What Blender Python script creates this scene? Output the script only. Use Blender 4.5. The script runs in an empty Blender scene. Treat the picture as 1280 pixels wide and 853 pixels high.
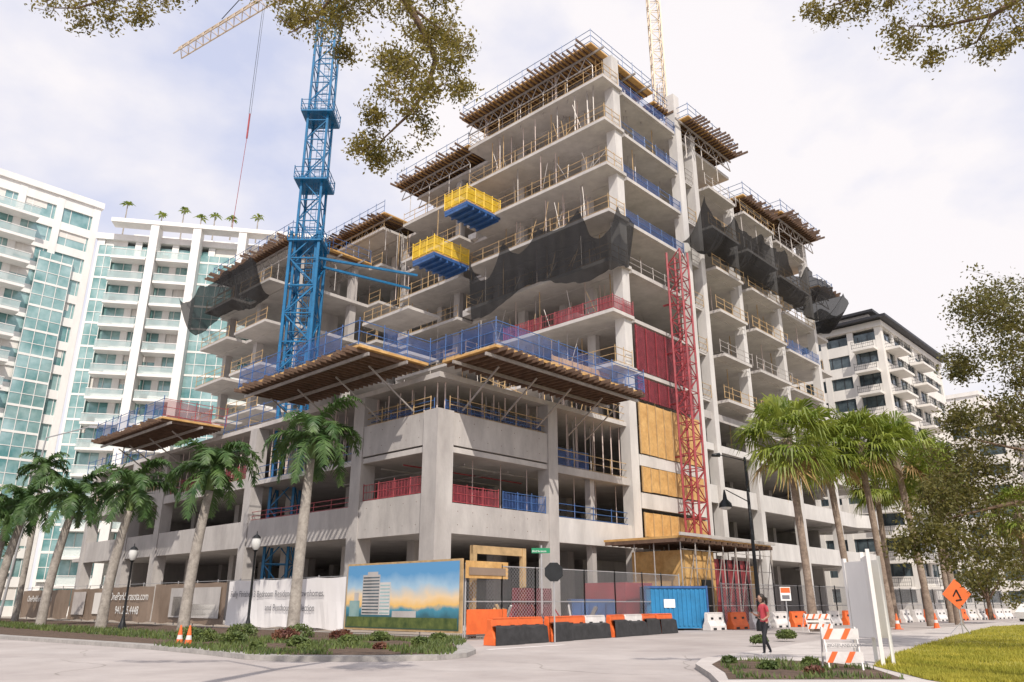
import bpy, math, random
import numpy as np
from mathutils import Vector, Matrix
random.seed(7); rng=np.random.default_rng(7)
S=bpy.context.scene
# ------------------------------------------------------------------ materials
def mat(name,col,rough=.8,metal=0,var=.12,scale=3.0,bump=0.0,alpha=None,detail=6,col2=None,streak=False,trans=0,stain=0):
    m=bpy.data.materials.new(name); m.use_nodes=True
    nt=m.node_tree; N=nt.nodes; L=nt.links
    b=N['Principled BSDF']; b.inputs['Roughness'].default_value=rough; b.inputs['Metallic'].default_value=metal
    tc=N.new('ShaderNodeTexCoord'); mp=N.new('ShaderNodeMapping')
    L.new(tc.outputs['Object'],mp.inputs[0])
    if streak: mp.inputs['Scale'].default_value=(1,1,.4)
    n=N.new('ShaderNodeTexNoise'); n.inputs['Scale'].default_value=scale; n.inputs['Detail'].default_value=detail
    n.inputs['Roughness'].default_value=.6
    L.new(mp.outputs[0],n.inputs[0])
    r=N.new('ShaderNodeValToRGB'); L.new(n.outputs[0],r.inputs[0])
    c=Vector(col); c2=Vector(col2) if col2 else c*(1+var); c1=c*(1-var) if not col2 else c
    r.color_ramp.elements[0].position=.32; r.color_ramp.elements[1].position=.68
    r.color_ramp.elements[0].color=(*c1,1); r.color_ramp.elements[1].color=(*[min(1,x) for x in c2],1)
    src=r.outputs[0]
    if stain:
        mp2=N.new('ShaderNodeMapping'); mp2.inputs['Scale'].default_value=(1,1,.3) if streak else (1,1,1); L.new(tc.outputs['Object'],mp2.inputs[0])
        n3=N.new('ShaderNodeTexNoise'); n3.inputs['Scale'].default_value=scale*3.1; n3.inputs['Detail'].default_value=8; n3.inputs['Roughness'].default_value=.7; L.new(mp2.outputs[0],n3.inputs[0])
        r3=N.new('ShaderNodeValToRGB'); r3.color_ramp.elements[0].position=.36; r3.color_ramp.elements[1].position=.6
        r3.color_ramp.elements[0].color=(1-stain,1-stain,1-stain*.95,1); r3.color_ramp.elements[1].color=(1,1,1,1); L.new(n3.outputs[0],r3.inputs[0])
        mm=N.new('ShaderNodeMixRGB'); mm.blend_type='MULTIPLY'; mm.inputs[0].default_value=1; L.new(src,mm.inputs[1]); L.new(r3.outputs[0],mm.inputs[2]); src=mm.outputs[0]
    L.new(src,b.inputs['Base Color'])
    if bump:
        bp=N.new('ShaderNodeBump'); bp.inputs['Strength'].default_value=bump; bp.inputs['Distance'].default_value=.05
        n2=N.new('ShaderNodeTexNoise'); n2.inputs['Scale'].default_value=scale*9; n2.inputs['Detail'].default_value=4
        L.new(tc.outputs['Object'],n2.inputs[0]); L.new(n2.outputs[0],bp.inputs['Height']); L.new(bp.outputs[0],b.inputs['Normal'])
    out=N['Material Output']
    if alpha is not None:
        t=N.new('ShaderNodeBsdfTransparent'); mx=N.new('ShaderNodeMixShader'); mx.inputs[0].default_value=alpha
        L.new(t.outputs[0],mx.inputs[1]); L.new(b.outputs[0],mx.inputs[2]); L.new(mx.outputs[0],out.inputs[0])
    if trans:
        t=N.new('ShaderNodeBsdfTranslucent'); mx=N.new('ShaderNodeMixShader'); mx.inputs[0].default_value=trans
        L.new(r.outputs[0],t.inputs[0]); L.new(b.outputs[0],mx.inputs[1]); L.new(t.outputs[0],mx.inputs[2]); L.new(mx.outputs[0],out.inputs[0])
    return m
M={}
M['conc']=mat('concrete',(.40,.375,.36),.9,0,.2,.45,.2,col2=(.52,.495,.475),streak=True,stain=.16)
M['concslab']=mat('slab_concrete',(.45,.425,.405),.9,0,.2,.35,.1,col2=(.58,.55,.525),stain=.15)
M['concwhite']=mat('white_concrete',(.52,.50,.48),.85,0,.1,.4,.1,col2=(.66,.64,.62),streak=True,stain=.12)
M['ply']=mat('plywood',(.50,.28,.09),.75,0,.2,1.2,col2=(.68,.43,.17),stain=.2)
M['wood']=mat('lumber',(.44,.30,.15),.8,0,.25,2)
M['joist']=mat('joist_timber',(.13,.08,.055),.8,0,.3,2)
M['alu']=mat('shoring_steel',(.36,.33,.31),.5,.3,.2,2)
M['pinkpost']=mat('shoring_post_paint',(.54,.44,.40),.6,0,.2,2)
M['blue']=mat('blue_paint',(.035,.10,.27),.45,0,.25,2)
M['craneblue']=mat('crane_blue_paint',(.008,.14,.31),.4,.1,.2,1.5,stain=.2)
M['red']=mat('red_paint',(.32,.045,.055),.5,0,.3,2,stain=.2)
M['redmesh']=mat('red_mesh',(.22,.03,.045),.7,0,.3,2,alpha=.6)
M['bluemesh']=mat('blue_mesh',(.035,.09,.28),.7,0,.3,2,alpha=.4)
M['net']=mat('black_net',(.012,.012,.014),.9,0,.3,1.5,alpha=.87)
M['yellow']=mat('yellow_paint',(.70,.46,.02),.5,0,.15,2)
M['yellow2']=mat('yellow_mesh',(.68,.45,.02),.6,0,.2,3,alpha=.72)
M['cranetan']=mat('crane_tan_paint',(.50,.40,.29),.5,.1,.2,2)
M['white']=mat('white_paint',(.78,.765,.74),.6,0,.05,.5,streak=True,stain=.06)
M['cream']=mat('cream_stucco',(.72,.69,.65),.8,0,.06,.3,streak=True,stain=.08)
M['glassg']=mat('green_glass',(.10,.26,.26),.08,.25,.5,.35,col2=(.42,.58,.58))
M['glassd']=mat('dark_glass',(.03,.045,.055),.06,.2,.5,.6,col2=(.14,.18,.20))
M['glassrail']=mat('rail_glass',(.55,.66,.66),.1,0,.1,.5,alpha=.4)
M['frame']=mat('dark_frame',(.03,.03,.035),.5,.2)
M['dark']=mat('dark_metal',(.02,.022,.024),.45,.4,.2)
M['asphalt']=mat('road_surface',(.34,.30,.285),.9,0,.1,.22,.3,col2=(.46,.42,.40),stain=.1)
M['walk']=mat('sidewalk_concrete',(.44,.40,.38),.9,0,.1,.8,.2,col2=(.55,.51,.48),stain=.1)
M['kerb']=mat('kerb_concrete',(.36,.34,.32),.9,0,.15,1.5,.2,stain=.2)
M['dirt']=mat('mulch',(.10,.065,.045),1,0,.4,4,.6)
M['sand']=mat('ground_sand',(.36,.31,.27),1,0,.2,.5,.3)
M['grass']=mat('grass_ground',(.20,.19,.02),1,0,.3,.8,.5,col2=(.40,.35,.05),stain=.3)
M['blade']=mat('grass_blades',(.24,.25,.025),.8,0,.3,.8,col2=(.50,.44,.07),trans=.35)
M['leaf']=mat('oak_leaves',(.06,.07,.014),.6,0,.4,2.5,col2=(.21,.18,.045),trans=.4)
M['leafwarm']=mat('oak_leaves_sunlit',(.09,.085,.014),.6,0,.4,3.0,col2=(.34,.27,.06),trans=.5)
M['palm']=mat('palm_frond',(.03,.085,.022),.5,0,.4,1.0,col2=(.12,.20,.055),trans=.3)
M['palmy']=mat('fan_palm_frond',(.09,.15,.014),.5,0,.4,1.0,col2=(.32,.36,.06),trans=.4)
M['palmdry']=mat('dry_palm_frond',(.30,.20,.08),.8,0,.3,2)
M['shaft']=mat('crownshaft_green',(.14,.21,.06),.5,0,.2,2)
M['trunkg']=mat('palm_trunk',(.27,.24,.21),.9,0,.25,2.5,.5,col2=(.45,.41,.36),stain=.25)
M['trunkb']=mat('fan_palm_trunk',(.22,.16,.12),.95,0,.3,3,.8,col2=(.38,.30,.24),stain=.3)
M['bark']=mat('oak_bark',(.10,.065,.045),.95,0,.3,5,.8,col2=(.24,.16,.11))
M['bush']=mat('shrub_leaves',(.04,.075,.02),.6,0,.4,2,col2=(.16,.20,.05),trans=.2)
M['bushred']=mat('cordyline_leaves',(.10,.03,.03),.6,0,.4,2,col2=(.22,.10,.05),trans=.2)
M['bannerw']=mat('white_banner',(.80,.78,.78),.6,0,.04,.5)
M['bannerb']=mat('brown_banner',(.17,.12,.085),.6,0,.15,.3,col2=(.28,.21,.16))
M['orange']=mat('safety_orange',(.78,.15,.035),.55,0,.1,1,stain=.15)
M['jwhite']=mat('barrier_white',(.70,.67,.65),.6,0,.12,2,stain=.12)
M['blackfab']=mat('black_fabric',(.03,.03,.032),.8,0,.3,3)
M['contblue']=mat('container_blue',(.02,.20,.42),.5,0,.15,1,stain=.15)
M['textw']=mat('print_white',(.8,.8,.78),.6,0,.02)
M['textg']=mat('print_grey',(.16,.16,.18),.6,0,.02)
M['skin']=mat('skin',(.42,.24,.17),.6,0,.05)
M['toppink']=mat('red_shirt',(.60,.08,.10),.8,0,.15,6)
M['legging']=mat('black_leggings',(.015,.015,.02),.7,0,.1)
M['hair']=mat('dark_hair',(.02,.013,.01),.6,0,.3,12)
M['green']=mat('sign_green',(.01,.22,.10),.5,0,.03)
M['lampglass']=mat('lamp_glass',(.6,.6,.58),.3,0,.03)
M['skinprint']=mat('grey_steel',(.38,.38,.39),.5,.3,.1)
def poster():
    m=bpy.data.materials.new('poster_print_sky'); m.use_nodes=True; nt=m.node_tree;N=nt.nodes;L=nt.links
    b=N['Principled BSDF']; b.inputs['Roughness'].default_value=.5
    tc=N.new('ShaderNodeTexCoord'); sp=N.new('ShaderNodeSeparateXYZ'); L.new(tc.outputs['Generated'],sp.inputs[0])
    n=N.new('ShaderNodeTexNoise'); n.inputs['Scale'].default_value=.9; n.inputs['Detail'].default_value=8; L.new(tc.outputs['Object'],n.inputs[0])
    a=N.new('ShaderNodeMath'); a.operation='MULTIPLY_ADD'; a.inputs[1].default_value=.3; L.new(n.outputs[0],a.inputs[0])
    L.new(sp.outputs[2],a.inputs[2])
    r=N.new('ShaderNodeValToRGB'); L.new(a.outputs[0],r.inputs[0]); e=r.color_ramp.elements
    e[0].position=.2; e[0].color=(.03,.08,.05,1); e[1].position=1.0; e[1].color=(.10,.30,.55,1)
    for p,c in((.34,(.03,.12,.16,1)),(.44,(.06,.26,.36,1)),(.5,(.80,.50,.16,1)),(.62,(.80,.60,.36,1)),(.8,(.35,.52,.66,1))):
        x=e.new(p); x.color=c
    L.new(r.outputs[0],b.inputs['Base Color']); return m
M['poster']=poster()
# ------------------------------------------------------------------ builder
class MB:
    def __init__(s,T=None): s.v=[];s.f=[];s.m=[];s.mats=[];s.T=T or (lambda p:p)
    def mi(s,k):
        if k not in s.mats: s.mats.append(k)
        return s.mats.index(k)
    def box(s,u0,u1,w0,w1,z0,z1,k):
        n=len(s.v)
        for z in(z0,z1):
            for a,b in((u0,w0),(u1,w0),(u1,w1),(u0,w1)): s.v.append(s.T((a,b,z)))
        i=s.mi(k)
        for q in((0,3,2,1),(4,5,6,7),(0,1,5,4),(1,2,6,5),(2,3,7,6),(3,0,4,7)): s.f.append([n+j for j in q]); s.m.append(i)
    def beam(s,p,q,r,k,r2=None,n=4,local=True):
        p=Vector(s.T(p)) if local else Vector(p); q=Vector(s.T(q)) if local else Vector(q)
        r2=r if r2 is None else r2
        d=q-p
        if d.length<1e-6:return
        d.normalize(); a=Vector((0,0,1)) if abs(d.z)<.95 else Vector((1,0,0))
        x=d.cross(a).normalized(); y=d.cross(x)
        b=len(s.v); i=s.mi(k)
        for c,rr in((p,r),(q,r2)):
            for j in range(n):
                t=2*math.pi*(j+.5)/n; s.v.append(tuple(c+(x*math.cos(t)+y*math.sin(t))*rr))
        for j in range(n): s.f.append([b+j,b+(j+1)%n,b+n+(j+1)%n,b+n+j]); s.m.append(i)
        s.f.append([b+j for j in reversed(range(n))]);s.m.append(i); s.f.append([b+n+j for j in range(n)]);s.m.append(i)
    def poly(s,pts,k):
        n=len(s.v); s.v+= [tuple(s.T(p)) for p in pts]; s.f.append(list(range(n,n+len(pts)))); s.m.append(s.mi(k))
    def tube(s,pts,rs,k,n=10):
        P=[Vector(s.T(p)) for p in pts]; b=len(s.v); i=s.mi(k); x=None
        for a,p in enumerate(P):
            d=(P[min(a+1,len(P)-1)]-P[max(a-1,0)]).normalized()
            if x is None: x=d.cross(Vector((0,1,.01)) if abs(d.y)<.9 else Vector((1,0,0))).normalized()
            x=(x-d*x.dot(d)).normalized(); y=d.cross(x)
            for j in range(n):
                t=2*math.pi*j/n; s.v.append(tuple(p+(x*math.cos(t)+y*math.sin(t))*rs[a]))
        for a in range(len(P)-1):
            for j in range(n): s.f.append([b+a*n+j,b+a*n+(j+1)%n,b+(a+1)*n+(j+1)%n,b+(a+1)*n+j]); s.m.append(i)
        s.f.append([b+(len(P)-1)*n+j for j in range(n)]); s.m.append(i)
    def lathe(s,c,prof,k,n=12):
        b=len(s.v); i=s.mi(k)
        for r,z in prof:
            for j in range(n):
                t=2*math.pi*j/n; s.v.append(tuple(s.T((c[0]+r*math.cos(t),c[1]+r*math.sin(t),c[2]+z))))
        for a in range(len(prof)-1):
            for j in range(n): s.f.append([b+a*n+j,b+a*n+(j+1)%n,b+(a+1)*n+(j+1)%n,b+(a+1)*n+j]); s.m.append(i)
    def make(s,name,parent=None,smooth=False):
        me=bpy.data.meshes.new(name); me.from_pydata(s.v,[],s.f)
        for k in s.mats: me.materials.append(M[k])
        me.polygons.foreach_set('material_index',s.m)
        if smooth: me.polygons.foreach_set('use_smooth',[True]*len(s.f))
        me.update(); o=bpy.data.objects.new(name,me); S.collection.objects.link(o)
        if parent: o.parent=parent
        return o
def empty(name):
    o=bpy.data.objects.new(name,None); S.collection.objects.link(o); return o
def frame(ox,oy,ang):
    c,s_=math.cos(ang),math.sin(ang)
    return lambda p:(ox+p[0]*c-p[1]*s_, oy+p[0]*s_+p[1]*c, p[2])
AZ=math.radians(90-43.4)     # direction of right-hand facade
TB=frame(-4.5,46,AZ)
Z=lambda k:1.5+4.6*k
# ------------------------------------------------------------------ construction tower
B=empty('building_under_construction')
sl=MB(TB); co=MB(TB); fw=MB(TB); rl=MB(TB); wl=MB(TB); sh=MB(TB)
def slab(u0,u1,w0,w1,z,t=.34,k='concslab'): sl.box(u0,u1,w0,w1,z-t,z,k)
def rail(p,q,z,k,h=1.15,sp=2.2,fill=None,bars=0,r=.03,mb=None):
    mb=mb or rl
    L=math.hypot(q[0]-p[0],q[1]-p[1]); n=max(1,round(L/sp))
    P=lambda t,zz:(p[0]+(q[0]-p[0])*t,p[1]+(q[1]-p[1])*t,zz)
    for i in range(n+1):
        lean=random.uniform(-.03,.03); a=P(i/n,z); c=P(i/n,z+h*(1.05+.12*random.random())); mb.beam(a,(c[0]+lean,c[1]+lean,c[2]),r*1.2,k)
    for hh in(.1,.55,1.0): mb.beam(P(0,z+h*hh),P(1,z+h*hh+random.uniform(-.03,.03)),r,k)
    if fill:
        for i in range(n):
            if random.random()<.9: mb.poly([P((i+.03)/n,z+.05),P((i+.97)/n,z+.05),P((i+.97)/n,z+h*random.uniform(.86,.97)),P((i+.03)/n,z+h*random.uniform(.86,.97))],fill)
    if bars:
        m=int(L/bars)
        for i in range(m): mb.beam(P(i/m,z+.1),P(i/m,z+h),.014,k)
def table(u0,u1,w0,w1,z,sides='',legs=True,k='blue',along='w',ov=1.3,truss=True):
    """fly-form table: deck, joists, stringers, trusses"""
    fw.box(u0-ov*.3,u1+ov*.1,w0-ov*.3,w1+ov*.1,z-.06,z+.1,'ply')
    lg=4.4
    if along=='w':
        x=w0
        while x<w1:
            o=random.uniform(.5,1.1)*ov; fw.box(u0-o,u1,x,x+.1,z-.3,z-.065,'joist'); x+=random.uniform(.45,.65)
        us=[u0+.25+i*2.6 for i in range(int((u1-u0)/2.6)+1)]
        for ii,u in enumerate(us[:4]):
            fw.box(u,u+.12,w0-ov*random.uniform(.4,.9),w1+.3,z-.5,z-.305,'alu')
            if not truss: continue
            fw.box(u,u+.1,w0,w1,z-1.75,z-1.65,'alu')
            n=max(1,int((w1-w0)/1.5)); st=(w1-w0)/n
            for i in range(n):
                a=w0+i*st; fw.beam((u+.05,a,z-1.7),(u+.05,a+st/2,z-.5),.045,'alu'); fw.beam((u+.05,a+st/2,z-.5),(u+.05,a+st,z-1.7),.045,'alu')
                if legs and i%2==0: fw.beam((u+.05,a,z-1.7),(u+.05,a,z-lg),.05,'alu')
                if ii<3 and i%3==1: fw.beam((u+.05,a,z-1.7),(u+2.6,a,z-.5),.035,'alu'); fw.beam((u+.05,a,z-.5),(u+2.6,a,z-1.7),.035,'alu')
    else:
        x=u0
        while x<u1:
            o=random.uniform(.5,1.1)*ov; fw.box(x,x+.1,w0-o,w1,z-.3,z-.065,'joist'); x+=random.uniform(.45,.65)
        ws=[w0+.25+i*2.6 for i in range(int((w1-w0)/2.6)+1)]
        for w in ws[:3]:
            fw.box(u0-ov*random.uniform(.4,.9),u1+.3,w,w+.12,z-.5,z-.305,'alu')
            if not truss: continue
            fw.box(u0,u1,w,w+.1,z-1.75,z-1.65,'alu')
            n=max(1,int((u1-u0)/1.5)); st=(u1-u0)/n
            for i in range(n):
                a=u0+i*st; fw.beam((a,w+.05,z-1.7),(a+st/2,w+.05,z-.5),.045,'alu'); fw.beam((a+st/2,w+.05,z-.5),(a+st,w+.05,z-1.7),.045,'alu')
                if legs and i%2==0: fw.beam((a,w+.05,z-1.7),(a,w+.05,z-lg),.05,'alu')
                if i%3==1: fw.beam((a,w+.05,z-1.7),(a,w+2.6,z-.5),.035,'alu'); fw.beam((a,w+.05,z-.5),(a,w+2.6,z-1.7),.035,'alu')
    e=ov*.3
    if 'u' in sides: rail((u0-e,w0-e),(u0-e,w1),z+.1,k,h=1.4,sp=1.7)
    if 'w' in sides: rail((u0-e,w0-e),(u1,w0-e),z+.1,k,h=1.4,sp=1.7)
    if 'U' in sides: rail((u1,w0-e),(u1,w1),z+.1,k,h=1.4)
    if 'W' in sides: rail((u0-e,w1),(u1,w1),z+.1,k,h=1.4)
for k in (1,2): slab(0,74,0,60,Z(k))
slab(0,20,0,60,Z(3)); slab(20.01,74,0,60,Z(3))
sl.box(0,74,0,60,.02,.18,'concslab')
def wallu(w0,w1,z0,z1,u=0,t=.3,k='conc'): wl.box(u-.06,u+t,w0,w1,z0,z1,k)
def wallw(u0,u1,z0,z1,w=0,t=.3,k='conc'): wl.box(u0,u1,w-.06,w+t,z0,z1,k)
wallu(1.02,7.5,5.5,7.85); wallw(1.02,10.1,5.5,7.3)
wallu(1.02,7.5,10.8,12.85); wallw(1.02,10.1,10.8,12.85)
for (a,b) in((8.7,21.9),(23.1,38.2),(39.4,45.4),(46.6,56.4)):
    wallu(a,b,Z(1)-.5,Z(1)+1.5)
wallu(23.1,38.2,Z(2)-.45,Z(2)+.3);wallu(39.4,56.4,Z(2)-.45,Z(2)+1.0)
for (a,b) in((11.2,20),(31.9,33.7),(34.7,41.3),(42.3,50.7),(51.7,60.7),(61.7,73)):
    wallw(a,b,Z(1)-.6,Z(1)+1.1,k='concwhite')
    if a>30: wallw(a,b,Z(2)-.6,Z(2)+1.0,k='concwhite'); wallw(a,b,Z(3)-.4,Z(3)+.25,k='concwhite')
wallw(11.2,20,Z(2)-.45,Z(2)+.1)
# form-tie holes and pour joints on the cast parapets
for (z0,z1) in((5.5,7.85),(10.8,12.85)):
    for q in np.arange(1.7,7.4,1.25):
        for zz in(z0+.5,z1-.5): wl.box(-.066,-.061,q,q+.05,zz,zz+.05,'joist')
    for q in np.arange(1.7,10,1.25):
        for zz in(z0+.5,min(z1,7.3 if z0<6 else z1)-.5): wl.box(q,q+.05,-.066,-.061,zz,zz+.05,'joist')
for k in(1,2,3):
    wl.lathe((70,4,0),[(5.2,Z(k)-.6),(5.2,Z(k)+.9),(4.9,Z(k)+.9),(4.9,Z(k)-.6),(5.2,Z(k)-.6)],'concwhite',28)
def col(u,w,z0,z1,a=.9,b=None,k='conc'):
    b=b or a; co.box(u-a/2,u+a/2,w-b/2,w+b/2,z0,z1,k)
col(.35,.35,0,Z(2)+2.16,1.32)
col(.45,8.1,0,Z(3)-.35,1.15); col(10.6,.35,0,Z(3)-.35,1.0)
for w in(22.5,38.8,46,57): col(.4,w,0,Z(3)-.35,1.05)
for u in(6,14,23,33,43,53,63):
    for w in(9,17,26,35,44,53): col(u,w,.18,Z(3)-.35,.8)
col(15.6,.6,0,Z(2)-.35,.5)
for i in range(230):
    u=random.uniform(.9,19); w=random.choice([random.uniform(1.5,22),random.uniform(1.5,58)])
    sh.beam((u,w,Z(2)),(u,w,Z(3)-.35),.05,random.choice(['pinkpost','alu','alu']))
for w in np.arange(1.2,58,1.25): sh.beam((.9,w,Z(2)),(.9,w,Z(3)-.35),.055,'pinkpost')
for u in np.arange(1.2,20,1.1): sh.beam((u,.8,Z(2)),(u,.8,Z(3)-.35),.055,'pinkpost')
for u in np.arange(1.5,20,2.6): sh.beam((u,1.2,Z(1)),(u,1.2,Z(2)-.35),.04,'pinkpost')
for q in(2,4.2,6.5): sh.beam((.8,q,Z(2)-.7),(12,q,Z(2)-.7),.06,'red' if q==4.2 else 'alu')
for q in(3,7): sh.beam((q,.8,Z(2)-.8),(q,14,Z(2)-.8),.06,'alu')
zd=Z(3)+.55
def deck(u0,u1,w0,w1,along): table(u0,u1,w0,w1,zd,'',legs=False,along=along,ov=1.0,truss=False)
deck(-5.2,-.3,1.2,15,'w'); deck(-5.2,-.3,28,42,'w'); deck(.3,15,-4.6,-.3,'u')
for (a,b,c,d) in((-5.2,0,1.2,15),(-5.2,0,28,42),(.3,15,-4.6,0)):
    sl.box(a+.4,b-.31,c+.2,d-.31 if c<0 else d-.2,zd-.05+.155,zd+.35,'concslab')
rail((-5.5,1),(-5.5,15.2),zd+.1,'blue',1.5,1.8,'bluemesh'); rail((-5.5,1),(0,1),zd+.1,'blue',1.5,1.8,'bluemesh')
rail((-5.5,15.2),(0,15.2),zd+.1,'blue',1.5,1.8)
rail((0,1),(0,-4.9),zd+.1,'blue',1.5,1.5,'bluemesh'); rail((0,-4.9),(15.3,-4.9),zd+.1,'blue',1.5,1.8,'bluemesh')
rail((15.3,-4.9),(15.3,0),zd+.1,'blue',1.5,1.8)
rail((0,15.2),(0,28),Z(3),'blue',1.6,2)
rail((-5.5,27.8),(-5.5,42.2),zd+.1,'blue',1.5,1.8,'bluemesh'); rail((-5.5,27.8),(0,27.8),zd+.1,'red',1.5,1.5,'redmesh')
rail((0,42.2),(0,60),Z(3),'blue',1.3,2)
for w in np.arange(2,60,3.3): rail((random.uniform(2,6),w),(random.uniform(8,14),w+1),zd-.1,random.choice(['blue','alu','wood','blue']),1.3,1.6)
for w in (2.5,6,10.5,14,30,34.5,39,41.5): sh.beam((-3.6,w,zd-.5),(.1,w,Z(3)-2.2),.06,'alu')
for u in (2,5.5,9,12.5,14.6): sh.beam((u,-3.2,zd-.5),(u,0,Z(3)-2.2),.06,'alu')
rail((.2,1),(.2,7.6),12.85,'wood',1.0,1.6); rail((1.1,.2),(10.2,.2),12.85,'wood',1.0,1.6)
rail((.5,1),(.5,7.6),12.7,'blue',1.0,2.1,'bluemesh');rail((1,.5),(10,.5),12.7,'blue',1.0,2.1,'bluemesh')
rail((.2,1.1),(.2,7.5),7.85,'red',1.1,1.8,'redmesh',.3); rail((1.2,.1),(5.4,.1),7.3,'red',1.1,1.5,'redmesh',.3); rail((5.8,.1),(10,.1),7.3,'blue',1.1,1.5,'bluemesh',.3)
rail((.4,9),(.4,22),Z(2),'blue',1.2,2); rail((.4,23.2),(.4,38),Z(2)+.3,'red',1.2,2,'redmesh'); rail((.2,9),(.2,22),Z(1)+1.5,'red',.7,2)
rail((.2,39.4),(.2,58),Z(2)+1,'wood',.8,2)
rail((11.2,.2),(20,.2),Z(2)+.1,'wood',1.2,2); rail((11.2,.2),(15,.2),Z(2)+.1,'blue',1.3,2,'bluemesh'); rail((11.2,.3),(20,.3),Z(1)+1.1,'blue',1,2)
rail((15.5,.2),(20,.2),Z(3),'wood',1.3,2)
RC=[20.4,31.4,34.2,41.8,51.2,61.2]
for k in range(4,11):
    z=Z(k)
    if k==10: slab(21,42.5,0,29,z)
    else: slab(21,63,0,47,z)
    slab(18.0,20.99,-.6,17.2,z,.3)
    if k<=9: slab(18.9,20.99,19.3,29,z,.3); slab(17.6,20.99,31,46,z,.3)
for k in range(4,9): slab(8,17.59,33,49,Z(k)) ; slab(17.6,24,47.01,49,Z(k))
for k in range(4,8): slab(5.8,7.99,34,40.5,Z(k),.28); slab(5.8,7.99,42,48.5,Z(k),.28)
for k in range(4,7): slab(13.5,17.59,20.5,28,Z(k),.3)
for k in range(4,10):
    for a,b in((35.2,40.9),(42.8,50.2)): slab(a,b,-1.2,-.01,Z(k),.28)
    slab(52.1,60.2,-.6,-.01,Z(k),.28)
    slab(21.4,30.5,-.35,-.01,Z(k),.32)
slab(21.4,30.5,-.35,-.01,Z(10),.32)
z=51.2
for i,u in enumerate(RC):
    top=[z-.4,z+1.2,48.8,44.2,44.0,45.5][i]
    col(u,.15,0,top,1.05 if i in(0,1) else .8,.95,'concwhite')
for u in(23.5,33,43,53,62):
    for w in(9,18,27,36,45):
        top=z-.4 if (u<30 and w<18.6) else Z(10)-.35 if w<29 and u<42 else Z(9)-.35
        col(u,w,Z(3),top,.75)
for w in(4.5,13,22.5,32,40):
    top=z-.4 if w<18 else Z(10)-.35 if w<29 else Z(9)-.35
    col(21.9,w,Z(3),top,.55,.9)
for w in(34,41,48):
    for u in(9,16): col(u,w,Z(3),Z(8)-.35,.8)
for (a,b,c,d) in((34,44,16,16.4),(34,34.4,16.41,28),(44,44.4,16,28),(50,58,20,20.4)): wl.box(a,b,c,d,.18,Z(9)-.35,'conc')
wl.box(28,33,30,30.3,Z(3),Z(9)-.35,'conc'); wl.box(14,17,38,38.3,Z(3),Z(8)-.35,'conc')
wl.box(5,74,56,56.3,.18,Z(3)-.4,'conc'); wl.box(70,70.3,6,55.9,.18,Z(3)-.4,'conc')
for k in range(4,11):
    zz=Z(k); c='wood'
    if k==5: rail((18.1,-.5),(18.1,12),zz,'red',1.2,1.6,'redmesh',.3); rail((18.1,-.5),(21,-.5),zz,'red',1.2,1.5,'redmesh',.3)
    else: rail((18.1,-.5),(18.1,17.1),zz,c,1.3,2.1,r=.025); rail((18.1,-.5),(20.5,-.5),zz,c,1.3,1.2)
    rail((18.1,17.1),(21,17.1),zz,c,1.3,1.5)
    if k<=9: rail((19,19.4),(19,29),zz,c,1.3,2.1); rail((17.7,31),(17.7,33 if k<9 else 46),zz,c,1.3,2.1)
    if k<8: rail((5.9,34),(5.9,40.4),zz,c,1.2,2); rail((5.9,42),(5.9,48.4),zz,c,1.2,2)
    for (a,b) in((21.1,30.8),(31.9,33.8),(34.7,41.3),(42.3,50.7),(51.7,60.7)):
        cc=random.choice(['wood','blue','wood','alu','wood']); y=-.2 if a<34 else -1.1 if a<50 else -.5
        if a<31 and k in(8,7): cc='blue'
        if (k in(4,5) and a<31) or (k==10 and a>32): continue
        rail((a,y),(b,y),zz,cc,1.2,1.8,'bluemesh' if cc=='blue' else None)
    if k<10 and random.random()<.8: rail((63,0),(63,12),zz,'wood',1.2,2)
for k in(4,5,6):rail((13.6,20.6),(13.6,27.9),Z(k),'blue' if k<6 else 'wood',1.2,1.6)
for k in(4,5):
    a=21.4
    while a<30.3: wl.box(a,a+1.35,-.33,-.25,Z(k-1)+(2.2 if k==4 else .1),Z(k)-.5,'redmesh'); wl.box(a,a+.07,-.4,-.335,Z(k-1)+(2.2 if k==4 else .1),Z(k)-.5,'red'); a+=1.5
def plyw(u0,u1,z0,z1,w=-.42):
    a=u0
    while a<u1-.1:
        b=min(a+1.22,u1); wl.box(a+.01,b-.01,w,w+.04,z0+random.uniform(0,.05),z1-random.uniform(0,.05),'ply'); wl.box(a,a+.08,w-.06,w-.003,z0,z1,'wood'); a+=1.22
plyw(21.1,30.7,12.9,17.2); plyw(21.1,30.7,9.9,11.9); plyw(21.1,30.7,6.4,8.3)
plyw(12.2,19.5,Z(4)-1.9,Z(4)-.4,1.2); plyw(23,29,Z(4)+.1,Z(5)-.5,8)
wl.box(21,30.8,-.36,-.02,8.6,9.8,'concwhite'); wl.box(21,30.8,-.36,-.02,11.95,12.85,'concwhite')
wl.box(31.9,62,-.02,.06,17.9,18.6,'conc')
for k,n in((10,70),(9,100),(8,70),(7,50),(6,35),(4,50),(5,30),(3,140)):
    for i in range(n):
        u=random.uniform(19,62) if random.random()<.45 else random.uniform(18.4,25)
        w=random.uniform(.3,16) if u<60 else 5
        if u>25: w=random.uniform(.4,6)
        if k<9 and random.random()<.3: u,w=random.uniform(18.5,24),random.uniform(20,45)
        if k==8 and w>33: continue
        if k==9 and u>41 or k==10 and (u>29 or w>17): continue
        sh.beam((u,w,Z(k)),(u,w,(Z(k+1) if k<10 else z)-.4),.05,random.choice(['alu','pinkpost','wood']))
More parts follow.
